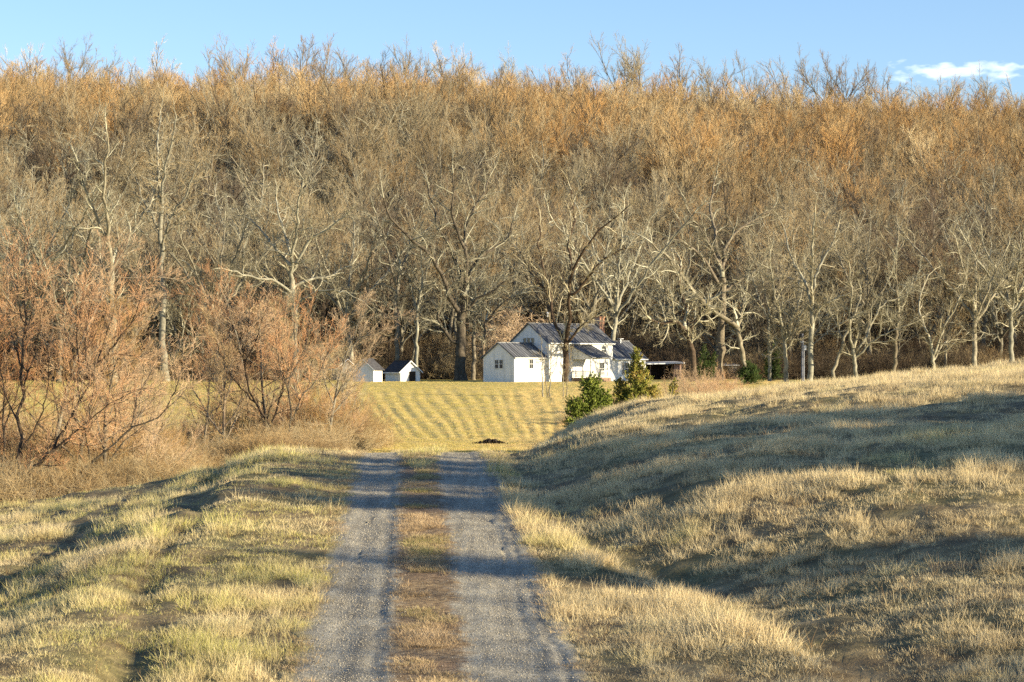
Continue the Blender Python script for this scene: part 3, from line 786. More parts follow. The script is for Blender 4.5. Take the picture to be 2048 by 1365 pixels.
hero('leaning_tree', 342, [([(1500, 764), (1480, 690), (1475, 654)], 11, 9), ([(1475, 655), (1450, 640), (1424, 622), (1384, 585), (1351, 534), (1320, 505), (1300, 490)], 10, 4), ([(1476, 660), (1490, 600), (1500, 560)], 6, 3)],
     dict(bark='bark_pale', k1=10), 17, 'tree with one long pale limb leaning far to the left, right of the house')
hero('spreading_tree', 344, [([(1438, 764), (1440, 690), (1446, 600), (1445, 556)], 17, 12), ([(1445, 560), (1439, 500), (1428, 428), (1428, 384), (1440, 350)], 9, 3),
     ([(1444, 580), (1420, 540), (1400, 510), (1370, 490), (1335, 478)], 8, 3), ([(1445, 545), (1455, 490), (1475, 460), (1500, 445), (1556, 410)], 8, 3), ([(1442, 530), (1410, 470), (1385, 440), (1370, 400)], 7, 3),
     ([(1446, 590), (1480, 560), (1520, 540), (1545, 505)], 6, 3)], dict(bark='bark_brown', twig='twig_grey', wander=.2, k1=11), 18,
     'large dark-trunked tree with wide lichen-grey crown, right of the house chimney')
hero('spreading_tree', 316, [([(1388, 764), (1385, 700), (1372, 660)], 13, 11), ([(1372, 662), (1350, 640), (1325, 650), (1300, 640)], 8, 4), ([(1372, 658), (1372, 610), (1360, 570), (1365, 530)], 9, 4), ([(1375, 668), (1400, 630), (1420, 600)], 8, 4), ([(1370, 640), (1345, 600), (1325, 570)], 7, 3)],
     dict(bark='bark_dark', twig='twig_grey', wander=.22), 19, 'dark crooked tree above the red-walled carport')
for k_, (hx, hy, tp, lb) in enumerate([(120, 766, 420, 'pale bare tree behind the first reddish trees, near the left edge'), (45, 766, 400, 'pale many-limbed tree rising behind the leftmost reddish crown'), (700, 765, 450, 'twisted pale tree above the half-hidden left shed'),
                                       (1230, 764, 400, 'bare tree behind the house, rising over its chimney'), (1950, 745, 470, 'bare tree near the right edge with several thin rising limbs'),
                                       (2025, 742, 440, 'bare tree cut by the right edge of the photo'), (430, 766, 430, 'bare tree between the tall straight trunk and the second reddish thicket')]):
    r_k = random.Random(k_ + 40)
    fy = hy - (hy - tp) * .42
    lim = [([(hx, hy), (hx + r_k.uniform(-6, 6), (hy + fy) / 2), (hx + r_k.uniform(-8, 8), fy)], 12, 8)]
    e = lim[0][0][-1]
    for a in (-1.05, -.5, .08, .55, 1.1):
        L_ = (fy - tp) * r_k.uniform(.75, 1)
        lim.append(([(e[0], e[1] + r_k.uniform(0, 25)), (e[0] + .35 * L_ * a * .8, e[1] - L_ * .35), (e[0] + .62 * L_ * a * .9, e[1] - L_ * .72), (e[0] + .75 * L_ * a, e[1] - L_)], 6, 2.5))
    hero('bare_tree', 338 + k_ % 3 * 3, lim, dict(bark='bark_pale' if k_ % 2 else 'bark_grey', wander=.2), 60 + k_, lb)

# ------------------------------------------------------------------ reddish trees and thicket in the valley on the left
nr_ = dict(bark='bark_dark', twig='twig_red', k1=10, L1=2.1, k2=9, k3=6, r=(.010, .006, .0038), wander=.10, up=.06, dep=.35, sides=7)
hero('reddish_tree', 118, [([(41, 1004), (40, 900), (44, 760), (47, 640), (48, 520)], 10, 2.5),
     ([(42, 900), (80, 850), (100, 790), (105, 720)], 4, 1.5), ([(42, 860), (10, 800), (-8, 720)], 4, 1.5), ([(44, 780), (75, 700), (90, 620)], 4, 1.2), ([(45, 740), (20, 670), (5, 590)], 4, 1.2),
     ([(47, 680), (70, 610), (82, 555)], 3, 1.2), ([(47, 650), (30, 580), (20, 530)], 3, 1.2)], nr_, 21,
     'reddish bare tree with a straight dark trunk at the left edge')
hero('reddish_tree', 115, [([(36, 1004), (49, 959), (80, 925), (107, 901)], 9, 7), ([(107, 901), (135, 840), (164, 786), (185, 729), (205, 680), (218, 610)], 6, 1.5),
     ([(107, 901), (156, 864), (190, 835), (215, 815), (260, 790)], 4, 1.5), ([(150, 815), (150, 740), (140, 660), (150, 590)], 4, 1.5), ([(185, 729), (225, 690), (262, 640), (285, 590)], 4, 1.5), ([(175, 760), (160, 690), (168, 620)], 3, 1.2)], nr_, 22,
     'leaning reddish tree curving up to the right from the straight trunk')
hero('reddish_tree', 116, [([(108, 1004), (140, 960), (181, 926), (263, 864), (332, 819)], 7, 2.5), ([(181, 926), (175, 860), (190, 800)], 3, 1.5), ([(263, 864), (270, 800), (300, 740)], 3, 1.5), ([(225, 893), (235, 830), (228, 760)], 3, 1.2), ([(332, 819), (355, 770), (365, 720)], 3, 1.2)],
     dict(nr_, k1=9), 23, 'low dark limb slanting out over the grass to the right of the leaning reddish tree')
hero('reddish_tree', 121, [([(17, 1004), (8, 900), (7, 780), (10, 680)], 6, 2), ([(8, 860), (30, 790), (38, 720)], 3, 1.2), ([(8, 800), (-18, 730), (-20, 650)], 3, 1.2)], nr_, 24,
     'thin dark-trunked reddish tree cut by the left edge')
hero('reddish_tree', 150, [([(560, 905), (554, 881), (529, 840), (497, 786), (487, 717), (497, 647)], 6, 2), ([(540, 858), (562, 799), (570, 730), (560, 660)], 5, 1.5), ([(510, 810), (465, 760), (430, 700), (420, 650)], 4, 1.5),
     ([(487, 730), (510, 690), (530, 630)], 3, 1.2), ([(488, 720), (460, 680), (450, 620)], 3, 1.2)], dict(nr_, L1=2.3), 25, 'dark leaning stem curving left in the second reddish thicket')
hero('reddish_tree', 148, [([(579, 905), (579, 850), (580, 745), (590, 640)], 4, 1.5), ([(579, 850), (600, 800), (615, 778), (640, 740), (660, 690)], 4, 1.5), ([(580, 790), (560, 730), (555, 690)], 3, 1.2), ([(580, 760), (610, 700), (620, 640)], 3, 1.2)], dict(nr_, L1=2.3), 26,
     'straight thin stem right of the dark leaning one in the second thicket')
NE = protos('near', 3, 'bark_brown', 'twig_red', 700) + protos('near', 1, 'bark_brown', 'twig_tan', 703)
NG = protos('near', 2, 'bark_brown', 'twig_gold', 720)
spots = [(150, 124, 1.02, 0), (95, 126, 1.05, 1), (215, 122, .95, 2), (262, 128, .85, 3), (5, 127, 1.1, 2), (300, 131, .62, 1), (-40, 122, 1.1, 3),
         (400, 156, .80, 0), (440, 150, .88, 3), (505, 158, .98, 1), (545, 156, .95, 0), (612, 160, .98, 2), (655, 154, .78, 1), (352, 150, .55, 2), (575, 166, .95, 3), (680, 162, .6, 3), (702, 166, .50, 1), (722, 168, .40, 2)]
LB = ['second crown in from the left edge', 'crown just right of the straight dark trunk', 'crown at the right side of the first reddish group', 'rightmost and lower crown of the first reddish group', 'crown at the left edge, highest of the group', 'small one in the dip between the two reddish groups', 'one cut off by the left edge of the photo',
      'leftmost crown of the second reddish group', 'crown second from left in the second group', 'highest crown of the second group, behind the leaning stem', 'crown in the middle of the second group', 'crown right of the middle of the second group', 'right shoulder of the second group, beside the sheds', 'lowest tree, between the two reddish groups', 'rear crown of the second group', 'small one at the right end, before the half-hidden shed', 'low crown covering the left half of the half-hidden shed', 'lowest crown, at the right edge of the half-hidden shed']
for (p, d, s_, i), lb in zip(spots, LB):
    X = (p - 1024) / F * d
    me_ = (NE if (p * 7) % 3 else NG)[i % (4 if (p * 7) % 3 else 2)]
    put_tree('reddish_tree', me_, (X, d, float(H(X, d, False))), rng.random() * 6.28, s_, 'reddish bare tree, ' + lb, 'tree', 'small reddish trees in the hollow left of the drive')
SH = protos('shrub', 3, 'bark_brown', 'twig_gold', 740) + protos('shrub', 2, 'bark_brown', 'twig_red', 750)
shr = []
for j in range(56):
    p = -30 + j * 13.6 + rng.normal() * 6
    d = rng.uniform(122, 150) if p < 350 else rng.uniform(150, 182)
    if p > 690: d = rng.uniform(158, 172)
    X = (p - 1024) / F * d
    s_ = rng.uniform(.65, 1.0) if p < 330 or p > 430 else rng.uniform(.5, .7)
    if p > 650: s_ = rng.uniform(.62, .85)
    z_ = 'under the first reddish trees' if p < 330 else ('in the dip between the reddish groups' if p < 430 else ('under the second reddish group' if p < 650 else 'at the right end of the thicket'))
    zs = [(60, 'below the straight dark trunk at the left edge'), (150, 'below the leaning reddish tree'), (240, 'beneath the slanting dark limb'), (330, 'right of the slanting dark limb'), (430, 'in the dip between the reddish groups'),
          (510, 'left of the curved dark stem'), (570, 'at the foot of the curved dark stem'), (650, 'right of the straight thin stem'), (9999, 'at the right end of the thicket')]
    z_ = [b_ for a_, b_ in zs if p < a_][0]
    lab_ = ('large ' if s_ > .8 else 'small ') + 'twiggy golden-brown shrub ' + z_ + (', front' if d < (136 if p < 350 else 165) else ', rear')
    o, _, _ = put_tree('bare_shrub', SH[int(rng.integers(5))], (X, d, float(H(X, d, False))), rng.random() * 6.28, s_, lab_, 'shrub', 'twiggy shrubs ' + z_)
n = 520
p = rng.uniform(-60, 735, n); d = np.where(p < 360, rng.uniform(112, 150, n), rng.uniform(135, 185, n)); d = np.where(p > 640, rng.uniform(158, 178, n), d)
X = (p - 1024) / F * d
scatter('briar_thicket', scr, np.column_stack([X, d, H(X, d, False)]), rng.choice([0, 1, 2, 3, 0, 1], n), np.column_stack([np.zeros((n, 2)), rng.random(n) * 6.28]), rng.uniform(.45, 1.15, n),
        'tangled golden-brown briars and brush filling the hollow left of the drive', 'brush')
# stump
def lathe_mesh(name, prof, s, m, rng, rough=.06):
    a = np.arange(s) * 2 * math.pi / s
    V = []
    for (r, z) in prof:
        rr_ = r * (1 + rough * rng.normal(size=s)); V.append(np.stack([rr_ * np.cos(a), rr_ * np.sin(a), np.full(s, z) + rough * .3 * rng.normal(size=s)], -1))
    V = np.array(V); i = np.arange(len(prof) * s).reshape(len(prof), s); j = np.roll(i, -1, 1)
    me = mesh_np(name, V.reshape(-1, 3), np.stack([i[:-1], j[:-1], j[1:], i[1:]], -1).reshape(-1, 4), True)
    me.materials.append(m); return me
X = (66 - 1024) / F * 113
o = link('tree_stump', lathe_mesh('stump', [(.26, -.4), (.22, .1), (.16, .5), (.15, .95), (.12, 1.25), (.001, 1.3)], 12, M['bark_brown'], rng, .08), None)
o.location = (X, 113, float(H(X, 113))); tag(o, 'short dark broken stump beside the leaning reddish tree', 'stump')

# ------------------------------------------------------------------ saplings, cedars, golden shrub
sap = dict(bark='bark_grey', twig='twig_tan', k1=5, L1=1.2, k2=5, k3=3, r=(.012, .008, .005), dep=.1, sides=6, wander=.08)
for k_, (hx, hy, tx, ty, w_, lb) in enumerate([(1086, 792, 1083, 690, 3.6, 'leftmost and thickest thin sapling on the lawn before the house'), (1095, 793, 1088, 735, 2.2, 'short thin sapling, second of the row before the house'),
                                               (1099, 793, 1103, 700, 3.4, 'tall thin sapling, right stem of the left trio before the house'), (1127, 798, 1126, 735, 2.8, 'sapling in front of the base of the forked yard tree'),
                                               (1131, 797, 1141, 715, 2.2, 'slanting sapling leaning right before the forked yard tree')]):
    hero('sapling', 262, [([(hx, hy), (hx + (tx - hx) * .4, hy + (ty - hy) * .45), (tx, ty)], w_, 1)], sap, 80 + k_, lb, 'sapling', 'thin saplings on the lawn before the house')

def leaf_mat(name, c1, c2, c3, sc=2.0):
    m, t, b = mat(name)
    oc = N(t, 'ShaderNodeTexCoord').outputs['Object']
    col = ramp(t, noise(t, oc, sc, 4, .7), [(.32, c1), (.5, c2), (.68, c3)])
    t.links.new(col, b.inputs['Base Color']); return m
M['cedar'] = leaf_mat('cedar_green', (.08, .12, .02), (.20, .25, .045), (.36, .39, .085), 1.1)
M['cedar_rust'] = leaf_mat('cedar_rust', (.11, .15, .03), (.28, .28, .06), (.50, .33, .10), .7)
M['evergreen'] = leaf_mat('evergreen', (.03, .06, .02), (.07, .11, .03), (.14, .17, .05), .8)
def cedar(name, X, D, Ht, wd, seed, m, label, cat='cedar', group=None, k=70, z=None, tp=.75, leaf=.019):
    rng = np.random.default_rng(seed)
    tips = 3
    tr = grow(np.array([[0, 0, -.3], [.15, .1, -.2], [-.2, .05, -.2]]), np.array([[0, 0, 1.], [.22, .05, 1], [-.2, -.1, 1]]), np.array([Ht, Ht * .8, Ht * .72]), np.array([.09, .06, .06]), np.full(3, .012), 9, .03, .03, rng)
    ld = spawn(*tr, k, .03, .97, .85, .2, 0, 5, .10, .09, rng, .4, .012, absL=wd, taperL=tp)
    br = spawn(*ld, 7, .1, 1.0, .6, .2, .42, 4, .1, .06, rng, .6, .008)
    tl = spawn(*br, 9, .05, 1.0, .6, .2, .5, 3, .1, .06, rng, 1.3, leaf)
    Vt, Qt = tubes([(*tr, 6), (*ld, 3)], rng); Vc, Qc = tubes([(*br, 3), (*tl, 3)], rng)
    mt = mesh_np(name + '_trunk', Vt, Qt, True); mc = mesh_np(name + '_foliage', Vc, Qc, False)
    mt.materials.append(M['bark_brown']); mc.materials.append(m)
    o = empty(name, (X, D, float(H(X, D, False)) if z is None else z)); tag(o, label, cat, group)
    link('trunk', mt, None, o); link('foliage', mc, None, o); return o
def at(p, D): return (p - 1024) / F * D
cedar('cedar_tree', at(1182, 146), 146, 4.8, 1.25, 1, M['cedar'], 'bright green bushy young cedar before the house porch', k=210, tp=.5)
cedar('cedar_tree', at(1278, 150), 150, 6.9, 2.1, 2, M['cedar_rust'], 'taller cedar with rust-orange tips, right of the green one', k=170, tp=.88)
cedar('cedar_tree', at(1322, 152), 152, 5.2, 1.0, 3, M['cedar_rust'], 'small yellowish cedar at the right foot of the rust-tipped one', k=60)
cedar('evergreen_shrub', at(1412, 338), 338, 5.2, 1.6, 4, M['evergreen'], 'dark green conifer right of the carport', 'evergreen', k=60)
cedar('evergreen_shrub', at(1500, 300), 300, 3.2, 1.6, 5, M['evergreen'], 'low dark evergreen at the foot of the rise near the pole', 'evergreen', k=60)
cedar('evergreen_shrub', at(1545, 330), 330, 6.0, 1.4, 6, M['evergreen'], 'thin olive evergreen between the pale trees left of the pole', 'evergreen', k=50)
cedar('evergreen_shrub', at(1385, 200), 200, 1.6, .9, 7, M['evergreen'], 'small dark green bush low beside the pinkish brush', 'evergreen', k=40)

def weep(name, X, D, label):
    rng = np.random.default_rng(5)
    k = 26; az = rng.random(k) * 6.28; tl_ = rng.uniform(.05, .7, k)
    d = np.stack([np.cos(az) * np.sin(tl_), np.sin(az) * np.sin(tl_), np.cos(tl_)], -1)
    tr = grow(np.zeros((k, 3)), d, rng.uniform(7, 10.5, k), np.full(k, .08), np.full(k, .02), 8, .06, -.02, rng)
    br = spawn(*tr, 14, .35, 1.0, .6, .2, .35, 7, .06, -.16, rng, .5, .02)
    tw = spawn(*br, 10, .1, 1.0, .4, .2, .6, 5, .05, -.15, rng, .7, .014)
    Vt, Qt = tubes([(*tr, 5)], rng); Vc, Qc = tubes([(*br, 3), (*tw, 3)], rng)
    mt = mesh_np('weep_trunk', Vt, Qt, True); mc = mesh_np('weep_crown', Vc, Qc, True)
    mt.materials.append(M['bark_brown']); mc.materials.append(M['twig_pale'])
    o = empty(name, (X, D, float(H(X, D, False)))); tag(o, label, 'tree'); link('trunk', mt, None, o); link('crown', mc, None, o)
weep('weeping_tree', at(1025, 352), 352, 'pale straw-coloured weeping tree rising behind the left gable of the house')
# pinkish brush right of the house
for j in range(9):
    p = 1362 + j * 13 + rng.normal() * 3; d = rng.uniform(205, 235); X = at(p, d)
    put_tree('bare_shrub', SH[3 + j % 2], (X, d, float(H(X, d, False))), rng.random() * 6.28, rng.uniform(.62, .85), 'pinkish twiggy shrub beyond the rise, ' + ['nearest the cedars', 'second from the cedars', 'third from the cedars', 'before the carport end wall', 'in the middle of the pink clump', 'right of the pink clump middle', 'before the grey outbuilding', 'second from the right end of the pink clump', 'right end of the pink clump'][j], 'shrub', 'pinkish shrubs right of the cedars')
n = 60
p = rng.uniform(1150, 1490, n); d = rng.uniform(165, 240, n); X = (p - 1024) / F * d
scatter('dry_brush', scr, np.column_stack([X, d, H(X, d, False)]), rng.choice([0, 2, 4], n), np.column_stack([np.zeros((n, 2)), rng.random(n) * 6.28]), rng.uniform(.5, 1.0, n), 'dry pinkish brush between the rise and the house', 'brush')

# ------------------------------------------------------------------ buildings
def boxes_mesh(name, bx, extra=None):
    V, Fc = [], []
    for (x0, x1, y0, y1, z0, z1) in bx:
        o_ = len(V)
        V += [(x0, y0, z0), (x1, y0, z0), (x1, y1, z0), (x0, y1, z0), (x0, y0, z1), (x1, y0, z1), (x1, y1, z1), (x0, y1, z1)]
        Fc += [[o_ + q for q in f] for f in ((0, 3, 2, 1), (4, 5, 6, 7), (0, 1, 5, 4), (1, 2, 6, 5), (2, 3, 7, 6), (3, 0, 4, 7))]
    if extra:
        for (vs, fs) in extra:
            o_ = len(V); V += list(vs); Fc += [[o_ + q for q in f] for f in fs]
    me = bpy.data.meshes.new(name); me.from_pydata([tuple(map(float, v)) for v in V], [], Fc); me.update(); return me
def prism(x0, x1, y0, y1, z0, ze, zr):
    """gabled block, ridge along x; closed pentagonal prism"""
    ym = (y0 + y1) / 2
    V = [(x, y, z) for x in (x0, x1) for (y, z) in ((y0, z0), (y1, z0), (y1, ze), (ym, zr), (y0, ze))]
    return V, [[0, 4, 3, 2, 1], [5, 6, 7, 8, 9]] + [[i, (i + 1) % 5, 5 + (i + 1) % 5, 5 + i] for i in range(5)]
def slab(a, b, c, d, th):
    """plate from four corner points with thickness th downward"""
    up = [a, b, c, d]; lo = [(p[0], p[1], p[2] - th) for p in up]
    return up + lo, [[0, 1, 2, 3], [7, 6, 5, 4]] + [[i, 4 + i, 4 + (i + 1) % 4, (i + 1) % 4] for i in range(4)]
def flipxy(e):
    V, Fc = e; return [(v[1], v[0], v[2]) for v in V], [f[::-1] for f in Fc]
def roof_parts(x0, x1, y0, y1, ze, zr, ov=.3, gov=.25, th=.10, seam=.5):
    """two plates with standing seams"""
    ym = (y0 + y1) / 2; sl = (zr - ze) / (ym - y0); ex = []
    zt = zr + .07; zl = ze - sl * ov + .07
    xa, xb = x0 - gov, x1 + gov
    for s_ in (-1, 1):
        yl = ym + s_ * (ym - y0 + ov)
        c = [(xa, yl, zl), (xb, yl, zl), (xb, ym, zt), (xa, ym, zt)]
        if s_ > 0: c = c[::-1]
        ex.append(slab(*c, th))
        if seam:
            for x in np.arange(xa + .04, xb, seam):
                c = [(x, yl, zl + .045), (x + .035, yl, zl + .045), (x + .035, ym, zt + .045), (x, ym, zt + .045)]
                if s_ > 0: c = c[::-1]
                ex.append(slab(*c, .06))
    ex.append(slab((xa - .01, ym - .12, zt + .03), (xb + .01, ym - .12, zt + .03), (xb + .01, ym + .12, zt + .03), (xa - .01, ym + .12, zt + .03), .10))
    return ex

m_white, t, b = mat('white_paint'); b.inputs['Roughness'].default_value = .6
oc = N(t, 'ShaderNodeTexCoord').outputs['Object']
mpg = N(t, 'ShaderNodeMapping'); mpg.inputs['Scale'].default_value = (2.2, 2.2, .35); t.links.new(oc, mpg.inputs[0])
c_ = ramp(t, noise(t, mpg.outputs[0], 1.0, 5, .6), [(.3, (.54, .54, .50)), (.5, (.70, .70, .67)), (.8, (.76, .76, .74))]); t.links.new(c_, b.inputs['Base Color'])
wv = N(t, 'ShaderNodeTexWave'); wv.bands_direction = 'Z'; wv.inputs['Scale'].default_value = 1.3; wv.inputs['Distortion'].default_value = 0; t.links.new(oc, wv.inputs[0])
bump(t, b, wv.outputs[1], .25, .03)
m_roof, t, b = mat('metal_roof'); b.inputs['Roughness'].default_value = .5; b.inputs['Metallic'].default_value = .35; b.inputs['Specular IOR Level'].default_value = .4
oc = N(t, 'ShaderNodeTexCoord').outputs['Object']
mpg = N(t, 'ShaderNodeMapping'); mpg.inputs['Scale'].default_value = (1.9, .12, .12); t.links.new(oc, mpg.inputs[0])
c_ = ramp(t, noise(t, mpg.outputs[0], 1.4, 4, .75), [(.34, (.055, .057, .06)), (.5, (.12, .125, .135)), (.66, (.27, .28, .29))]); t.links.new(c_, b.inputs['Base Color'])
m_glass, t, b = mat('window_glass'); b.inputs['Base Color'].default_value = (.03, .035, .04, 1); b.inputs['Roughness'].default_value = .12; b.inputs['Specular IOR Level'].default_value = .6
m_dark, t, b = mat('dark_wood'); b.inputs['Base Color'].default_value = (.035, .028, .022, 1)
m_shingle = wood_mat('dark_shingle', (.03, .03, .035), (.05, .05, .055), (.08, .08, .085), 3)
m_brick, t, b = mat('chimney_brick')
bk = N(t, 'ShaderNodeTexBrick'); bk.inputs['Scale'].default_value = 4; bk.inputs['Color1'].default_value = (.58, .30, .18, 1); bk.inputs['Color2'].default_value = (.30, .15, .10, 1); bk.inputs['Mortar'].default_value = (.4, .36, .3, 1)
t.links.new(N(t, 'ShaderNodeTexCoord').outputs['Object'], bk.inputs['Vector']); t.links.new(bk.outputs[0], b.inputs['Base Color'])
m_red = wood_mat('red_boards', (.16, .11, .09), (.26, .18, .15), (.40, .30, .26), 4)
m_greywood = wood_mat('grey_boards', (.13, .12, .11), (.22, .21, .19), (.32, .31, .28), 3)
m_pole = wood_mat('pole_wood', (.10, .11, .14), (.17, .18, .22), (.26, .27, .30), 2)
m_metal, t, b = mat('galvanised'); b.inputs['Base Color'].default_value = (.55, .57, .6, 1); b.inputs['Metallic'].default_value = .5; b.inputs['Roughness'].default_value = .45
m_floor = wood_mat('porch_boards', (.12, .08, .06), (.2, .14, .1), (.3, .2, .14), 3)

D0 = 320.0
A = px(1095, 762, D0); A[2] = float(H(A[0], D0, False)) + .02
house = empty('farmhouse', A, rad(44)); tag(house, 'white two-storey farmhouse with grey-blue metal roofs, side wings and a porch, below the wooded hill', 'house')
def part(name, me, m, parent=house): return link(name, me, m, parent)
# local axes: x along the front, y = -f (f towards the viewer)
part('wall', boxes_mesh('main_wall', [], [prism(0, 12.5, 0, 7, -.8, 5.25, 7.75)]), m_white)
part('wall', boxes_mesh('wing_wall', [], [prism(-6.1, -.003, .003, 5.9, -.8, 3.25, 5.1)]), m_white)
part('wall', boxes_mesh('right_wall', [], [prism(12.503, 19.1, .003, 7, -.8, 3.15, 5.5)]), m_white)
part('roof', boxes_mesh('main_roof', [], roof_parts(0, 12.5, 0, 7, 5.25, 7.75)), m_roof)
rp_ = roof_parts(-6.1, -.3, 0, 5.9, 3.25, 5.1, gov=.25)
part('roof', boxes_mesh('wing_roof', [], rp_), m_roof)
part('roof', boxes_mesh('right_roof', [], roof_parts(12.8, 19.1, 0, 7, 3.15, 5.5, gov=.28)), m_roof)
# trim boards (eaves)
part('eave_board', boxes_mesh('eave', [(-.2, 12.7, -.34, -.27, 4.98, 5.13)]), m_white)
part('eave_board', boxes_mesh('eave2', [(-6.3, -.05, -.36, -.29, 3.02, 3.14)]), m_white)
part('eave_board', boxes_mesh('eave3', [(12.6, 19.35, -.36, -.29, 2.9, 3.04)]), m_white)
# porch
pw = ([(4.6, .0, 3.2), (4.6, -3.5, 3.2), (4.6, 0, 4.75), (4.7, 0, 3.2), (4.7, -3.5, 3.2), (4.7, 0, 4.75)], [[0, 2, 1], [3, 4, 5], [0, 1, 4, 3], [1, 2, 5, 4]])
part('porch_gable', boxes_mesh('pg', [(4.62, 4.74, -3.5, 0, 2.95, 3.2), (4.75, 8.1, -3.5, -3.38, 2.95, 3.2)], [pw]), m_white)
ex = [slab((4.35, -3.9, 3.22), (8.35, -3.9, 3.22), (8.35, -.01, 4.9), (4.35, -.01, 4.9), .1)]
for x in np.arange(4.4, 8.3, .5): ex.append(slab((x, -3.9, 3.265), (x + .035, -3.9, 3.265), (x + .035, -.01, 4.945), (x, -.01, 4.945), .06))
part('porch_roof', boxes_mesh('pr', [], ex), m_roof)
for x in (4.66, 8.0): part('porch_post', boxes_mesh('post', [(x, x + .16, -3.5, -3.34, .5, 2.95)]), m_white)
part('porch_floor', boxes_mesh('pf', [(4.5, 8.3, -3.7, -.01, -.5, .5)]), m_floor)
rl = [(4.68, 4.76, -3.3, -.1, 1.35, 1.43), (4.68, 4.76, -3.3, -.1, .6, .66)] + [(4.695, 4.745, y, y + .05, .66, 1.35) for y in np.arange(-3.25, -.1, .17)]
part('railing', boxes_mesh('rail', rl), m_white)
rl = [(6.6, 7.98, -3.46, -3.38, 1.35, 1.43), (6.6, 7.98, -3.46, -3.38, .6, .66)] + [(x, x + .05, -3.445, -3.395, .66, 1.35) for x in np.arange(6.62, 7.95, .17)]
part('railing', boxes_mesh('rail', rl), m_white)
part('step', boxes_mesh('steps', [(5.0, 6.5, -4.1, -3.72, -.5, .3), (5.0, 6.5, -4.5, -4.11, -.5, .1)]), m_floor)
def window_front(l0, l1, z0, z1, y=0.0, mun=(1, 1), name='window'):
    t_ = .06; d0, d1 = y - .07, y - .004
    fr_ = [(l0 - t_, l1 + t_, d0, d1, z1, z1 + t_), (l0 - t_, l1 + t_, d0 - .02, d1, z0 - t_, z0), (l0 - t_, l0, d0, d1, z0, z1), (l1, l1 + t_, d0, d1, z0, z1)]
    zc = (z0 + z1) / 2; fr_.append((l0, l1, d0 + .01, d1, zc - .025, zc + .025))
    for i in range(mun[0]):
        xc = l0 + (l1 - l0) * (i + 1) / (mun[0] + 1); fr_.append((xc - .012, xc + .012, d0 + .015, d1, z0, zc - .03)); fr_.append((xc - .012, xc + .012, d0 + .015, d1, zc + .03, z1))
    w_ = part(name, boxes_mesh('win', fr_), m_white)
    part('pane', boxes_mesh('pane', [(l0, l1, y - .03, y - .005, z0, z1)]), m_glass, w_); return w_
def window_left(f0, f1, z0, z1, x=0.0, mun=1):
    t_ = .06; a_, b_ = x - .07, x - .004; y0, y1 = -f1, -f0
    fr_ = [(a_, b_, y0 - t_, y1 + t_, z1, z1 + t_), (a_ - .02, b_, y0 - t_, y1 + t_, z0 - t_, z0), (a_, b_, y0 - t_, y0, z0, z1), (a_, b_, y1, y1 + t_, z0, z1)]
    zc = (z0 + z1) / 2
    if z1 - z0 > .9:
        fr_.append((a_ + .01, b_, y0, y1, zc - .025, zc + .025)); yc = (y0 + y1) / 2
        fr_ += [(a_ + .015, b_, yc - .012, yc + .012, zc + .03, z1)]
    w_ = part('window', boxes_mesh('win', fr_), m_white)
    part('pane', boxes_mesh('pane', [(x - .03, x - .005, y0, y1, z0, z1)]), m_glass, w_)
for f in (-2.75, -3.5, -4.25): window_left(f - .27, f + .27, 5.15, 5.8)
for f in (-2.45, -3.3): window_left(f - .31, f + .31, 1.75, 2.85, x=-6.1)
window_front(-3.4, -2.7, 1.75, 2.9, y=.003)
window_front(10.3, 11.1, 3.9, 4.75)
window_front(9.9, 10.8, .9, 2.5)
window_front(14.9, 15.7, .95, 2.5, y=.003); window_front(16.0, 16.8, .95, 2.5, y=.003)
part('shutter', boxes_mesh('sh', [(14.4, 14.75, -.05, -.0, .9, 2.55)]), m_greywood)
part('front_door', boxes_mesh('door', [(17.6, 18.45, -.05, .0, -.1, 1.9), (17.7, 18.35, -.07, -.052, 0, .8), (17.7, 18.35, -.07, -.052, 1.0, 1.8)]), m_white)
part('porch_door', boxes_mesh('door', [(5.3, 6.2, -.06, -.004, .5, 2.55), (5.4, 6.1, -.08, -.062, .6, 1.4), (5.4, 6.1, -.08, -.062, 1.6, 2.45)]), m_white)
part('downpipe', boxes_mesh('pipe', [(-6.22, -6.14, -.1, -.02, -.3, 3.1)]), m_metal)
ch = part('chimney', boxes_mesh('chim', [(12.75, 13.7, 2.7, 3.6, 3.5, 8.7), (12.68, 13.77, 2.63, 3.67, 8.7, 8.85)]), m_brick)
part('chimney_cap', lathe_mesh('cap', [(.1, 8.6), (.1, 9.0), (.26, 9.0), (.02, 9.2)], 10, m_metal, rng, 0), None, ch)
part('vent_pipe', boxes_mesh('vent', [(17.2, 17.35, 3.0, 3.15, 5.2, 5.8), (16.9, 17.7, 2.85, 3.3, 5.8, 5.87)]), m_metal)

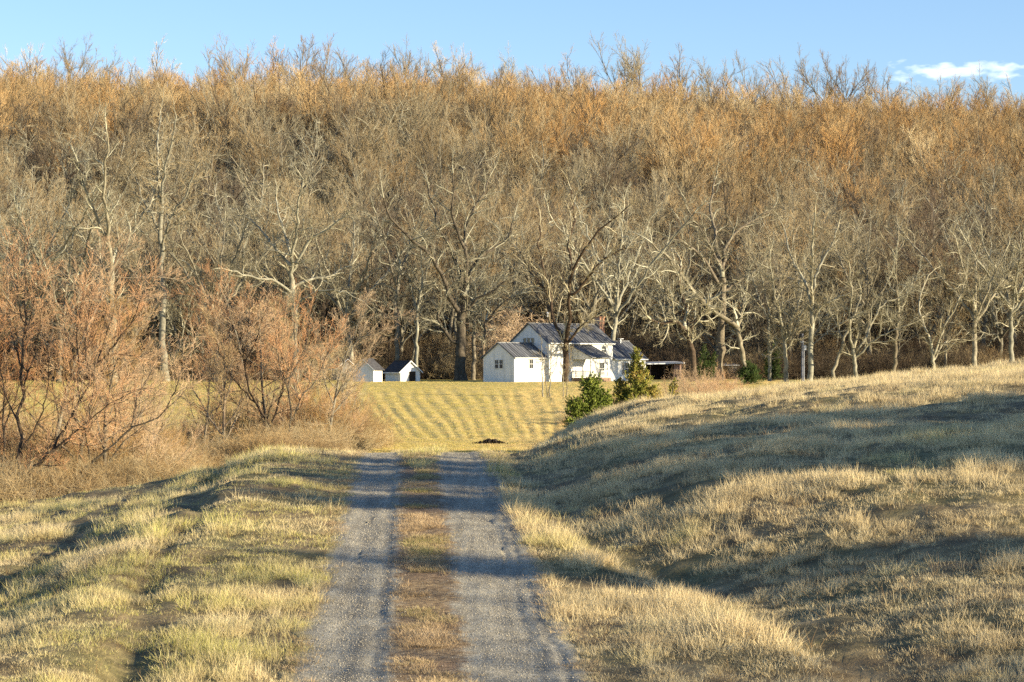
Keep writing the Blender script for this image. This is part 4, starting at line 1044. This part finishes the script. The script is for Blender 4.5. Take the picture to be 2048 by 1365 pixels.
def small_shed(name, p, D, phi, wd, ln_, ze, zr, label, door=None, wall=m_white, dz=0.0):
    X = at(p, D); o = empty(name, (X, D, float(H(X, D, False)) + dz), rad(phi)); tag(o, label, 'shed')
    # gable faces -y; ridge along y
    link('wall', boxes_mesh('w', [], [flipxy(prism(0, ln_, 0, wd, -.6, ze, zr))]), wall, o)
    link('roof', boxes_mesh('r', [], [flipxy(e_) for e_ in roof_parts(0, ln_, 0, wd, ze, zr, ov=.28, gov=.22, th=.07, seam=0)]), m_shingle, o)
    sl = (zr - ze) / (wd / 2)
    tr_ = []
    for s_ in (-1, 1):
        xe = wd / 2 + s_ * (wd / 2 + .3)
        a_, b_ = (xe, zr - sl * (wd / 2 + .3)), (wd / 2, zr)
        V = [(a_[0], y, a_[1] + q) for y in (-.27, -.23) for q in (-.10, .06)] + [(b_[0], y, b_[1] + q) for y in (-.27, -.23) for q in (-.10, .06)]
        tr_.append((V, [[0, 4, 5, 1], [2, 3, 7, 6], [0, 2, 6, 4], [1, 5, 7, 3], [0, 1, 3, 2], [4, 6, 7, 5]]))
    link('barge_board', boxes_mesh('bb', [(-.34, -.29, -.2, ln_ + .2, ze - sl * .3 - .10, ze - sl * .3 + .05)], tr_), m_white, o)
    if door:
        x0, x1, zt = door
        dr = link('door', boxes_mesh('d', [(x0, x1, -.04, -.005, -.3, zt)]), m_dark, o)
        link('door_frame', boxes_mesh('df', [(x0 - .07, x0, -.05, -.004, -.3, zt + .07), (x1, x1 + .07, -.05, -.004, -.3, zt + .07), (x0, x1, -.05, -.004, zt, zt + .07)]), m_white, o)
    return o
small_shed('garden_shed', 801, 322, 30, 2.95, 4.4, 1.45, 2.75, 'small white shed with a black doorway on the lawn edge', door=(1.25, 2.25, 1.35))
small_shed('garden_shed', 706, 318, -24, 3.0, 2.6, 1.75, 3.0, 'white shed half hidden behind the reddish thicket')
small_shed('garden_shed', 674, 340, 20, 3.0, 3.0, 1.8, 3.0, 'grey gabled shed barely visible behind the thicket, left of the two white sheds', wall=m_greywood)
# open woodshed between the sheds
X = at(752, 327); o = empty('woodshed', (X, 327, float(H(X, 327, False))), rad(8)); tag(o, 'low dark open woodshed between the two white sheds', 'woodshed')
link('post', boxes_mesh('p', [(-.7, -.6, 0, .1, -.3, 1.5)]), m_dark, o); link('post', boxes_mesh('p', [(1.0, 1.1, 0, .1, -.3, 1.5)]), m_dark, o)
link('rail', boxes_mesh('p', [(-.7, 1.1, -.04, -.005, z, z + .12) for z in (.15, .5, .85, 1.2)]), m_dark, o)
link('roof', boxes_mesh('p', [], [slab((-.9, -.3, 1.55), (1.3, -.3, 1.55), (1.3, 2, 1.8), (-.9, 2, 1.8), .07)]), m_dark, o)
link('back_wall', boxes_mesh('p', [(-.8, 1.2, 1.8, 1.9, -.3, 1.7)]), m_dark, o)
# carport
X = at(1300, 346); o = empty('carport', (X, 346, float(H(X, 346, False))), rad(14)); tag(o, 'open carport with a flat pale roof and red plank end wall, right of the house', 'carport')
link('roof', boxes_mesh('r', [], [slab((-.5, -.4, 2.35), (5.1, -.4, 2.5), (5.1, 4.4, 2.7), (-.5, 4.4, 2.55), .16)]), m_metal, o)
link('end_wall', boxes_mesh('e', [(3.6 + i * .18, 3.76 + i * .18, 0, .08, -.3, 2.28) for i in range(6)]), m_red, o)
link('side_wall', boxes_mesh('e', [(4.66, 4.74, .1, 4, -.3, 2.3)]), m_red, o)
link('back_wall', boxes_mesh('e', [(-.3, 4.6, 4.0, 4.1, -.3, 2.3)]), m_dark, o)
for x in (0, 2.1): link('post', boxes_mesh('e', [(x, x + .12, 0, .12, -.3, 2.18)]), m_dark, o)
X = at(1428, 350); o = empty('outbuilding', (X, 350, float(H(X, 350, False))), rad(10)); tag(o, 'low grey outbuilding with a red end, behind the pinkish brush', 'outbuilding')
link('wall', boxes_mesh('w', [(0, 1.0, 0, .1, -.3, 2.0), (2.0, 3.4, 0, .1, -.3, 2.0), (0, 3.4, 3, 3.1, -.3, 2.2), (-.1, 0, .1, 3, -.3, 2.1), (3.4, 3.5, .1, 3, -.3, 2.1)]), m_greywood, o)
link('red_panel', boxes_mesh('w', [(-.6, -.12, .0, .1, -.3, 2.0)]), m_red, o)
link('roof', boxes_mesh('r', [], [slab((-.8, -.3, 2.1), (3.8, -.3, 2.1), (3.8, 3.4, 2.35), (-.8, 3.4, 2.35), .1)]), m_metal, o)
# utility pole
X = at(1605, 322); o = empty('utility_pole', (X, 322, float(H(X, 322, False)))); tag(o, 'blue-grey utility pole with a small box near its top, standing behind the rise', 'utility pole')
link('pole', lathe_mesh('pole', [(.20, -.5), (.19, 2), (.15, 6.0), (.13, 6.4), (.001, 6.42)], 10, m_pole, rng, .01), None, o)
link('meter_box', boxes_mesh('box', [(.15, .50, -.16, .2, 4.2, 4.85)]), m_metal, o)
link('conduit', boxes_mesh('c', [(.17, .25, -.22, -.14, -.3, 4.2)]), m_metal, o)
link('crossarm', boxes_mesh('c', [(-.35, .45, -.25, -.15, 5.2, 5.32)]), m_metal, o)
# heap of branches on the far side of the dip
rg = np.random.default_rng(3); k = 90
px_ = rg.normal(size=k) * .38
p_ = np.stack([px_, rg.uniform(-.5, .5, k), rg.random(k) * (.34 - .3 * np.abs(px_))], -1); d_ = np.stack([rg.normal(size=k), rg.normal(size=k) * .6, rg.normal(size=k) * .08], -1)
Vt, Qt = tubes([(*grow(p_, d_, rg.uniform(.15, .4, k), np.full(k, .055), np.full(k, .035), 4, .1, 0, rg), 6)], rg)
o = link('branch_heap', mesh_np('heap', Vt, Qt, True), m_dark); X = at(980, 176); o.location = (X, 176, float(H(X, 176)) + .02)
tag(o, 'small dark heap of cut branches lying at the foot of the striped field', 'branch heap')
# bush and pot at the house gable
put_tree('bare_shrub', SH[0], tuple(A + np.array([-7.8, 2.0, -.1])), 1, .28, 'tiny bare shrub against the left gable of the house', 'shrub')

# ------------------------------------------------------------------ trees outside the frame whose shadows fall on the drive
for j, (x, d, s_) in enumerate([(78, -3, .86), (74, 12, .70), (78, 18, .70), (80, 25, .72), (70, 31, .6)]):
    k = 'grey' if j % 2 else 'tan'
    put_tree('roadside_tree', PR[k][j % 4], (x, d, float(H(x, d, False))), j * 1.3, s_, 'bare tree on the rise right of the drive, outside the photo, casting shade', 'tree', 'trees on the rise that shade the drive')
for j, (x, Dt, Ht_, wd_) in enumerate([(64, 36.4, 17.0, 2.5), (63, 47.5, 17, 3.8), (66, 52.5, 18.5, 4.2), (62, 57.5, 17, 4.2), (67, 62.5, 16, 3.6), (58, 42.5, 11.0, 2.6), (64, 50.0, 16.0, 4.0), (61, 55.0, 15.0, 4.0), (65, 60.0, 15.5, 3.8)]):
    cedar('conifer_tree', x, Dt - x * .445, Ht_, wd_, 30 + j, M['evergreen'], 'tall evergreen on the rise right of the drive, outside the photo, casting shade', 'tree', 'evergreens on the rise that shade the drive', k=130, tp=.4, leaf=.06)

# ------------------------------------------------------------------ grass
def grass_mat(name, dry1, dry2, green, gmix):
    m = bpy.data.materials.new(name); m.use_nodes = True; t = m.node_tree; t.nodes.clear()
    o_ = N(t, 'ShaderNodeOutputMaterial'); di = N(t, 'ShaderNodeBsdfDiffuse'); tr_ = N(t, 'ShaderNodeBsdfTranslucent'); ms = N(t, 'ShaderNodeMixShader'); ms.inputs[0].default_value = .3
    oi = N(t, 'ShaderNodeObjectInfo'); tcn = N(t, 'ShaderNodeTexCoord')
    loc = oi.outputs['Location']
    dry = mixc(t, oi.outputs['Random'], dry1, dry2)
    sx_ = N(t, 'ShaderNodeSeparateXYZ'); t.links.new(loc, sx_.inputs[0])
    ad_ = N(t, 'ShaderNodeMath', operation='ADD'); t.links.new(noise(t, loc, .33, 4, .6), ad_.inputs[0]); t.links.new(mrange(t, sx_.outputs['X'], 2, -3, -.04, .14), ad_.inputs[1])
    gm = mrange(t, ad_.outputs[0], gmix[0], gmix[1])
    at_ = N(t, 'ShaderNodeAttribute', attribute_name='bl')
    gg = N(t, 'ShaderNodeMath', operation='MULTIPLY'); t.links.new(gm, gg.inputs[0]); t.links.new(mrange(t, at_.outputs['Fac'], .2, .8, 1, .15), gg.inputs[1])
    col = mixc(t, gg.outputs[0], dry, green)
    col = mixc(t, mrange(t, noise(t, loc, 1.6, 3, .6), .35, .6, .45, 0), col, (.20, .13, .07))
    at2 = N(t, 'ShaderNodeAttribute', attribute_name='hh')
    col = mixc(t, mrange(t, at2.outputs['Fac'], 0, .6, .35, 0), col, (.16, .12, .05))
    for s_ in (di, tr_): t.links.new(col, s_.inputs[0])
    t.links.new(di.outputs[0], ms.inputs[1]); t.links.new(tr_.outputs[0], ms.inputs[2]); t.links.new(ms.outputs[0], o_.inputs[0])
    return m
M['grass'] = grass_mat('dry_grass', (.95, .80, .48), (.78, .63, .35), (.58, .57, .14), (.52, .72))
M['weed'] = grass_mat('dry_weed', (.40, .27, .14), (.26, .17, .09), (.30, .26, .1), (.6, .8))
M['hay'] = grass_mat('field_hay', (.92, .72, .34), (.74, .55, .24), (.46, .44, .10), (.48, .64))
M['strip'] = grass_mat('flattened_grass', (.78, .60, .36), (.54, .39, .23), (.36, .36, .12), (.54, .72))
def clump(name, nb, rad_, h0, h1, wd, lean, rng, m, segs=3):
    az = rng.random(nb) * 6.28; rr_ = rad_ * np.sqrt(rng.random(nb))
    base = np.stack([rr_ * np.cos(az), rr_ * np.sin(az), np.full(nb, -.03)], -1)
    h = rng.uniform(h0, h1, nb)
    la = az + rng.normal(size=nb) * .9; ln_ = np.abs(rng.normal(size=nb)) * lean + .1
    d = np.stack([np.cos(la) * ln_ + .12, np.sin(la) * ln_, np.ones(nb)], -1)
    P_, _ = grow(base, d, h, np.ones(nb), np.ones(nb), segs + 1, .10, -.14 * lean, rng)
    fa = rng.random(nb) * 6.28; side = np.stack([np.cos(fa), np.sin(fa), np.zeros(nb)], -1)
    wv_ = wd * np.array([1, .85, .55, .08])[:segs + 1] if segs == 3 else wd * np.linspace(1, .1, segs + 1)
    V = np.stack([P_ - side[:, None] * wv_[None, :, None], P_ + side[:, None] * wv_[None, :, None]], 2)
    i = np.arange(nb * (segs + 1) * 2).reshape(nb, segs + 1, 2)
    Q_ = np.stack([i[:, :-1, 0], i[:, :-1, 1], i[:, 1:, 1], i[:, 1:, 0]], -1).reshape(-1, 4)
    me = mesh_np(name, V.reshape(-1, 3), Q_, True)
    a1 = me.attributes.new('bl', 'FLOAT', 'POINT'); a1.data.foreach_set('value', np.repeat(rng.random(nb), (segs + 1) * 2).astype(np.float32))
    a2 = me.attributes.new('hh', 'FLOAT', 'POINT'); a2.data.foreach_set('value', np.tile(np.repeat(np.linspace(0, 1, segs + 1), 2), nb).astype(np.float32))
    me.materials.append(m)
    return [bpy.data.objects.new(name, me)]
rg = np.random.default_rng(77)
tall = [clump('grass_tuft', 34, .11, .09, .26, .0032, .75, rg, M['grass']) for _ in range(4)]
short = [clump('grass_low', 34, .15, .03, .10, .0035, 1.2, rg, M['grass']) for _ in range(3)]
nA = 100000
D = 17 + 88 * rg.random(nA) ** 1.25
X = rg.uniform(-.235, .235, nA) * D
r = X - road_x(D)
dens = np.ones(nA)
bare = vn(X / 1.2, D / 1.2, 41) + .5 * vn(X / .5, D / .5, 42)
dl = ipl(D, [18, 28, 45, 62, 75], [-3.4, -3.8, -4.5, -5.3, -6.0]) + 0.5 * vn(D / 5, D * 0, 51)
dl2 = ipl(D, [18, 36, 50, 75], [-6.5, -7.4, -7.0, -6.5]) + 0.6 * vn(D / 6, D * 0, 53)
bare = bare - .42 * np.exp(-((r - dl) / .34) ** 2) - .6 * np.exp(-((r - dl2) / .38) ** 2) - .55 * np.exp(-((r - ipl(D, [10, 20, 29, 36, 42, 55, 64, 80], [7.0, 6.2, 4.9, 4.0, 2.6, 2.2, 2.2, 2.2]) - .15) / .3) ** 2) * (vn(D / 2, D * 0, 54) + .5)
keep = (np.abs(r) > 1.66 + .25 * vn(D / .8, D * 0, 43)) & (rg.random(nA) < np.clip(.82 + bare * 1.9, .03, 1)) & ~((D > 70) & (X < -1 - .03 * D) & (D > 82))
keep = keep | ((D > 57) & (D < 72) & (np.abs(r + .1) < .1 + (D - 57) * .07))
X, D, r = X[keep], D[keep], r[keep]; nA = len(X)
rd_ = ipl(D, [10, 20, 29, 36, 42, 55, 64, 80], [7.0, 6.2, 4.9, 4.0, 2.6, 2.2, 2.2, 2.2])
verge = np.exp(-((r - (rd_ - .75)) / .5) ** 2)
near_road = np.exp(-((np.abs(r) - 1.8) / .5) ** 2)
tl_ = vn(X / 1.3, D / 1.6, 44) * 2.4 + vn(X / 5, D / 6, 47) * 1.2 + .12 + .9 * verge - .55 * near_road
is_t = rg.random(nA) < np.clip(tl_ + .15, .02, .92)
kid = np.where(is_t, rg.integers(0, 4, nA), rg.integers(4, 7, nA))
kid = np.where((rg.random(nA) < .012) & (verge < .3), 7, kid)
scl = rg.uniform(.65, 1.15, nA) * (.9 + .5 * verge) * (1 + .5 * vn(X / 3, D / 3, 45)) * np.clip(.82 + D / 150, .8, 1.5)
scatter('grass', tall + short + [clump('weed', 7, .06, .25, .50, .0028, .5, rg, M['weed'])], np.column_stack([X, D, H(X, D)]), kid, np.column_stack([rg.normal(size=(nA, 2)) * .12, rg.random(nA) * 6.28]), scl,
        'dry straw and green winter grass on the banks beside the drive', 'grass')
st_ = [clump('strip_tuft', 22, .12, .03, .08, .004, 1.2, rg, M['strip'], 2) for _ in range(3)]
nB = 8500
D = rg.uniform(17, 68, nB); r = -.12 + rg.normal(size=nB) * .21
k_ = rg.random(nB) < .22; r = np.where(k_, np.sign(rg.normal(size=nB)) * rg.normal(1.72, .12, nB), r)
X = r + road_x(D)
keep = (vn(X / .6, D / .9, 46) + .6 * vn(X / 2, D / 3.5, 48) > .02) & (np.abs(r) < 1.95); X, D, r = X[keep], D[keep], r[keep]; nB = len(X)
scatter('drive_strip_grass', st_, np.column_stack([X, D, H(X, D, False) + .05]), rg.integers(0, 3, nB), np.column_stack([rg.normal(size=(nB, 2)) * .1, rg.random(nB) * 6.28]), rg.uniform(.6, 1.2, nB),
        'flattened brown grass and leaves along the middle of the drive', 'grass')
hay = [clump('hay_tuft', 40, .30, .07, .20, .012, .8, rg, M['hay'], 2) for _ in range(4)]
nC = 60000
D = 140 + 200 * rg.random(nC); p = rg.uniform(-60, 1560, nC); X = (p - 1024) / F * D
keep = ~((D > 312) & (X > -6) & (X < 22)); X, D = X[keep], D[keep]
t_ = D - 180; u = (X + 0.028 * t_) / (1 + 0.009 * t_)
rw = np.sin(u * 2 * math.pi / 0.92 + 2.4 * vn(X / 4, D / 22, 9))
infield = (D > 182) & (D < 285) & (X < 6)
keep = ~infield | (rw + 1.8 * vn(X / 1.2, D / 6, 15) > -1.5 + 1.2 * rg.random(len(X))) ; X, D, infield = X[keep], D[keep], infield[keep]; nC = len(X)
scatter('field_grass', hay, np.column_stack([X, D, H(X, D)]), rg.integers(0, 4, nC), np.column_stack([rg.normal(size=(nC, 2)) * .1, rg.random(nC) * 6.28]), np.where(infield, rg.uniform(.5, .9, nC), rg.uniform(.4, .8, nC)),
        'short yellow hay stubble on the field and lawn below the house', 'grass')
# loose stones on the drive
sv = []; sq = []
pebs = []
for s_ in range(3):
    me = lathe_mesh('pebble', [(.002, -.010), (.014, -.006), (.018, .002), (.010, .010), (.001, .012)], 6, None, rg, .18) if 0 else None
m_stone, t, b = mat('loose_stone')
oi = N(t, 'ShaderNodeObjectInfo'); t.links.new(ramp(t, oi.outputs['Random'], [(0, (.19, .175, .14)), (.6, (.34, .31, .245)), (1, (.46, .42, .34))]), b.inputs['Base Color'])
for s_ in range(3): pebs.append([bpy.data.objects.new('pebble', lathe_mesh('pebble', [(.002, -.007), (.011, -.005), (.014, .002), (.009, .008), (.001, .010)], 6, m_stone, rg, .0))])
nP = 26000
D = 17 + 48 * rg.random(nP) ** 1.1; sd_ = rg.random(nP) < .5
r = np.where(sd_, rg.normal(-1.15, .32, nP), rg.normal(1.0, .38, nP)); keep = (np.abs(r) < 1.8); D, r = D[keep], r[keep]; nP = len(D)
X = r + road_x(D)
scatter('loose_gravel', pebs, np.column_stack([X, D, H(X, D, False) + road_profile(r, D) + .004]), rg.integers(0, 3, nP), rg.random((nP, 3)) * 6.28, rg.uniform(.25, .75, nP), 'loose grey stones lying on the wheel tracks', 'gravel')
print('total objects', len(bpy.data.objects))
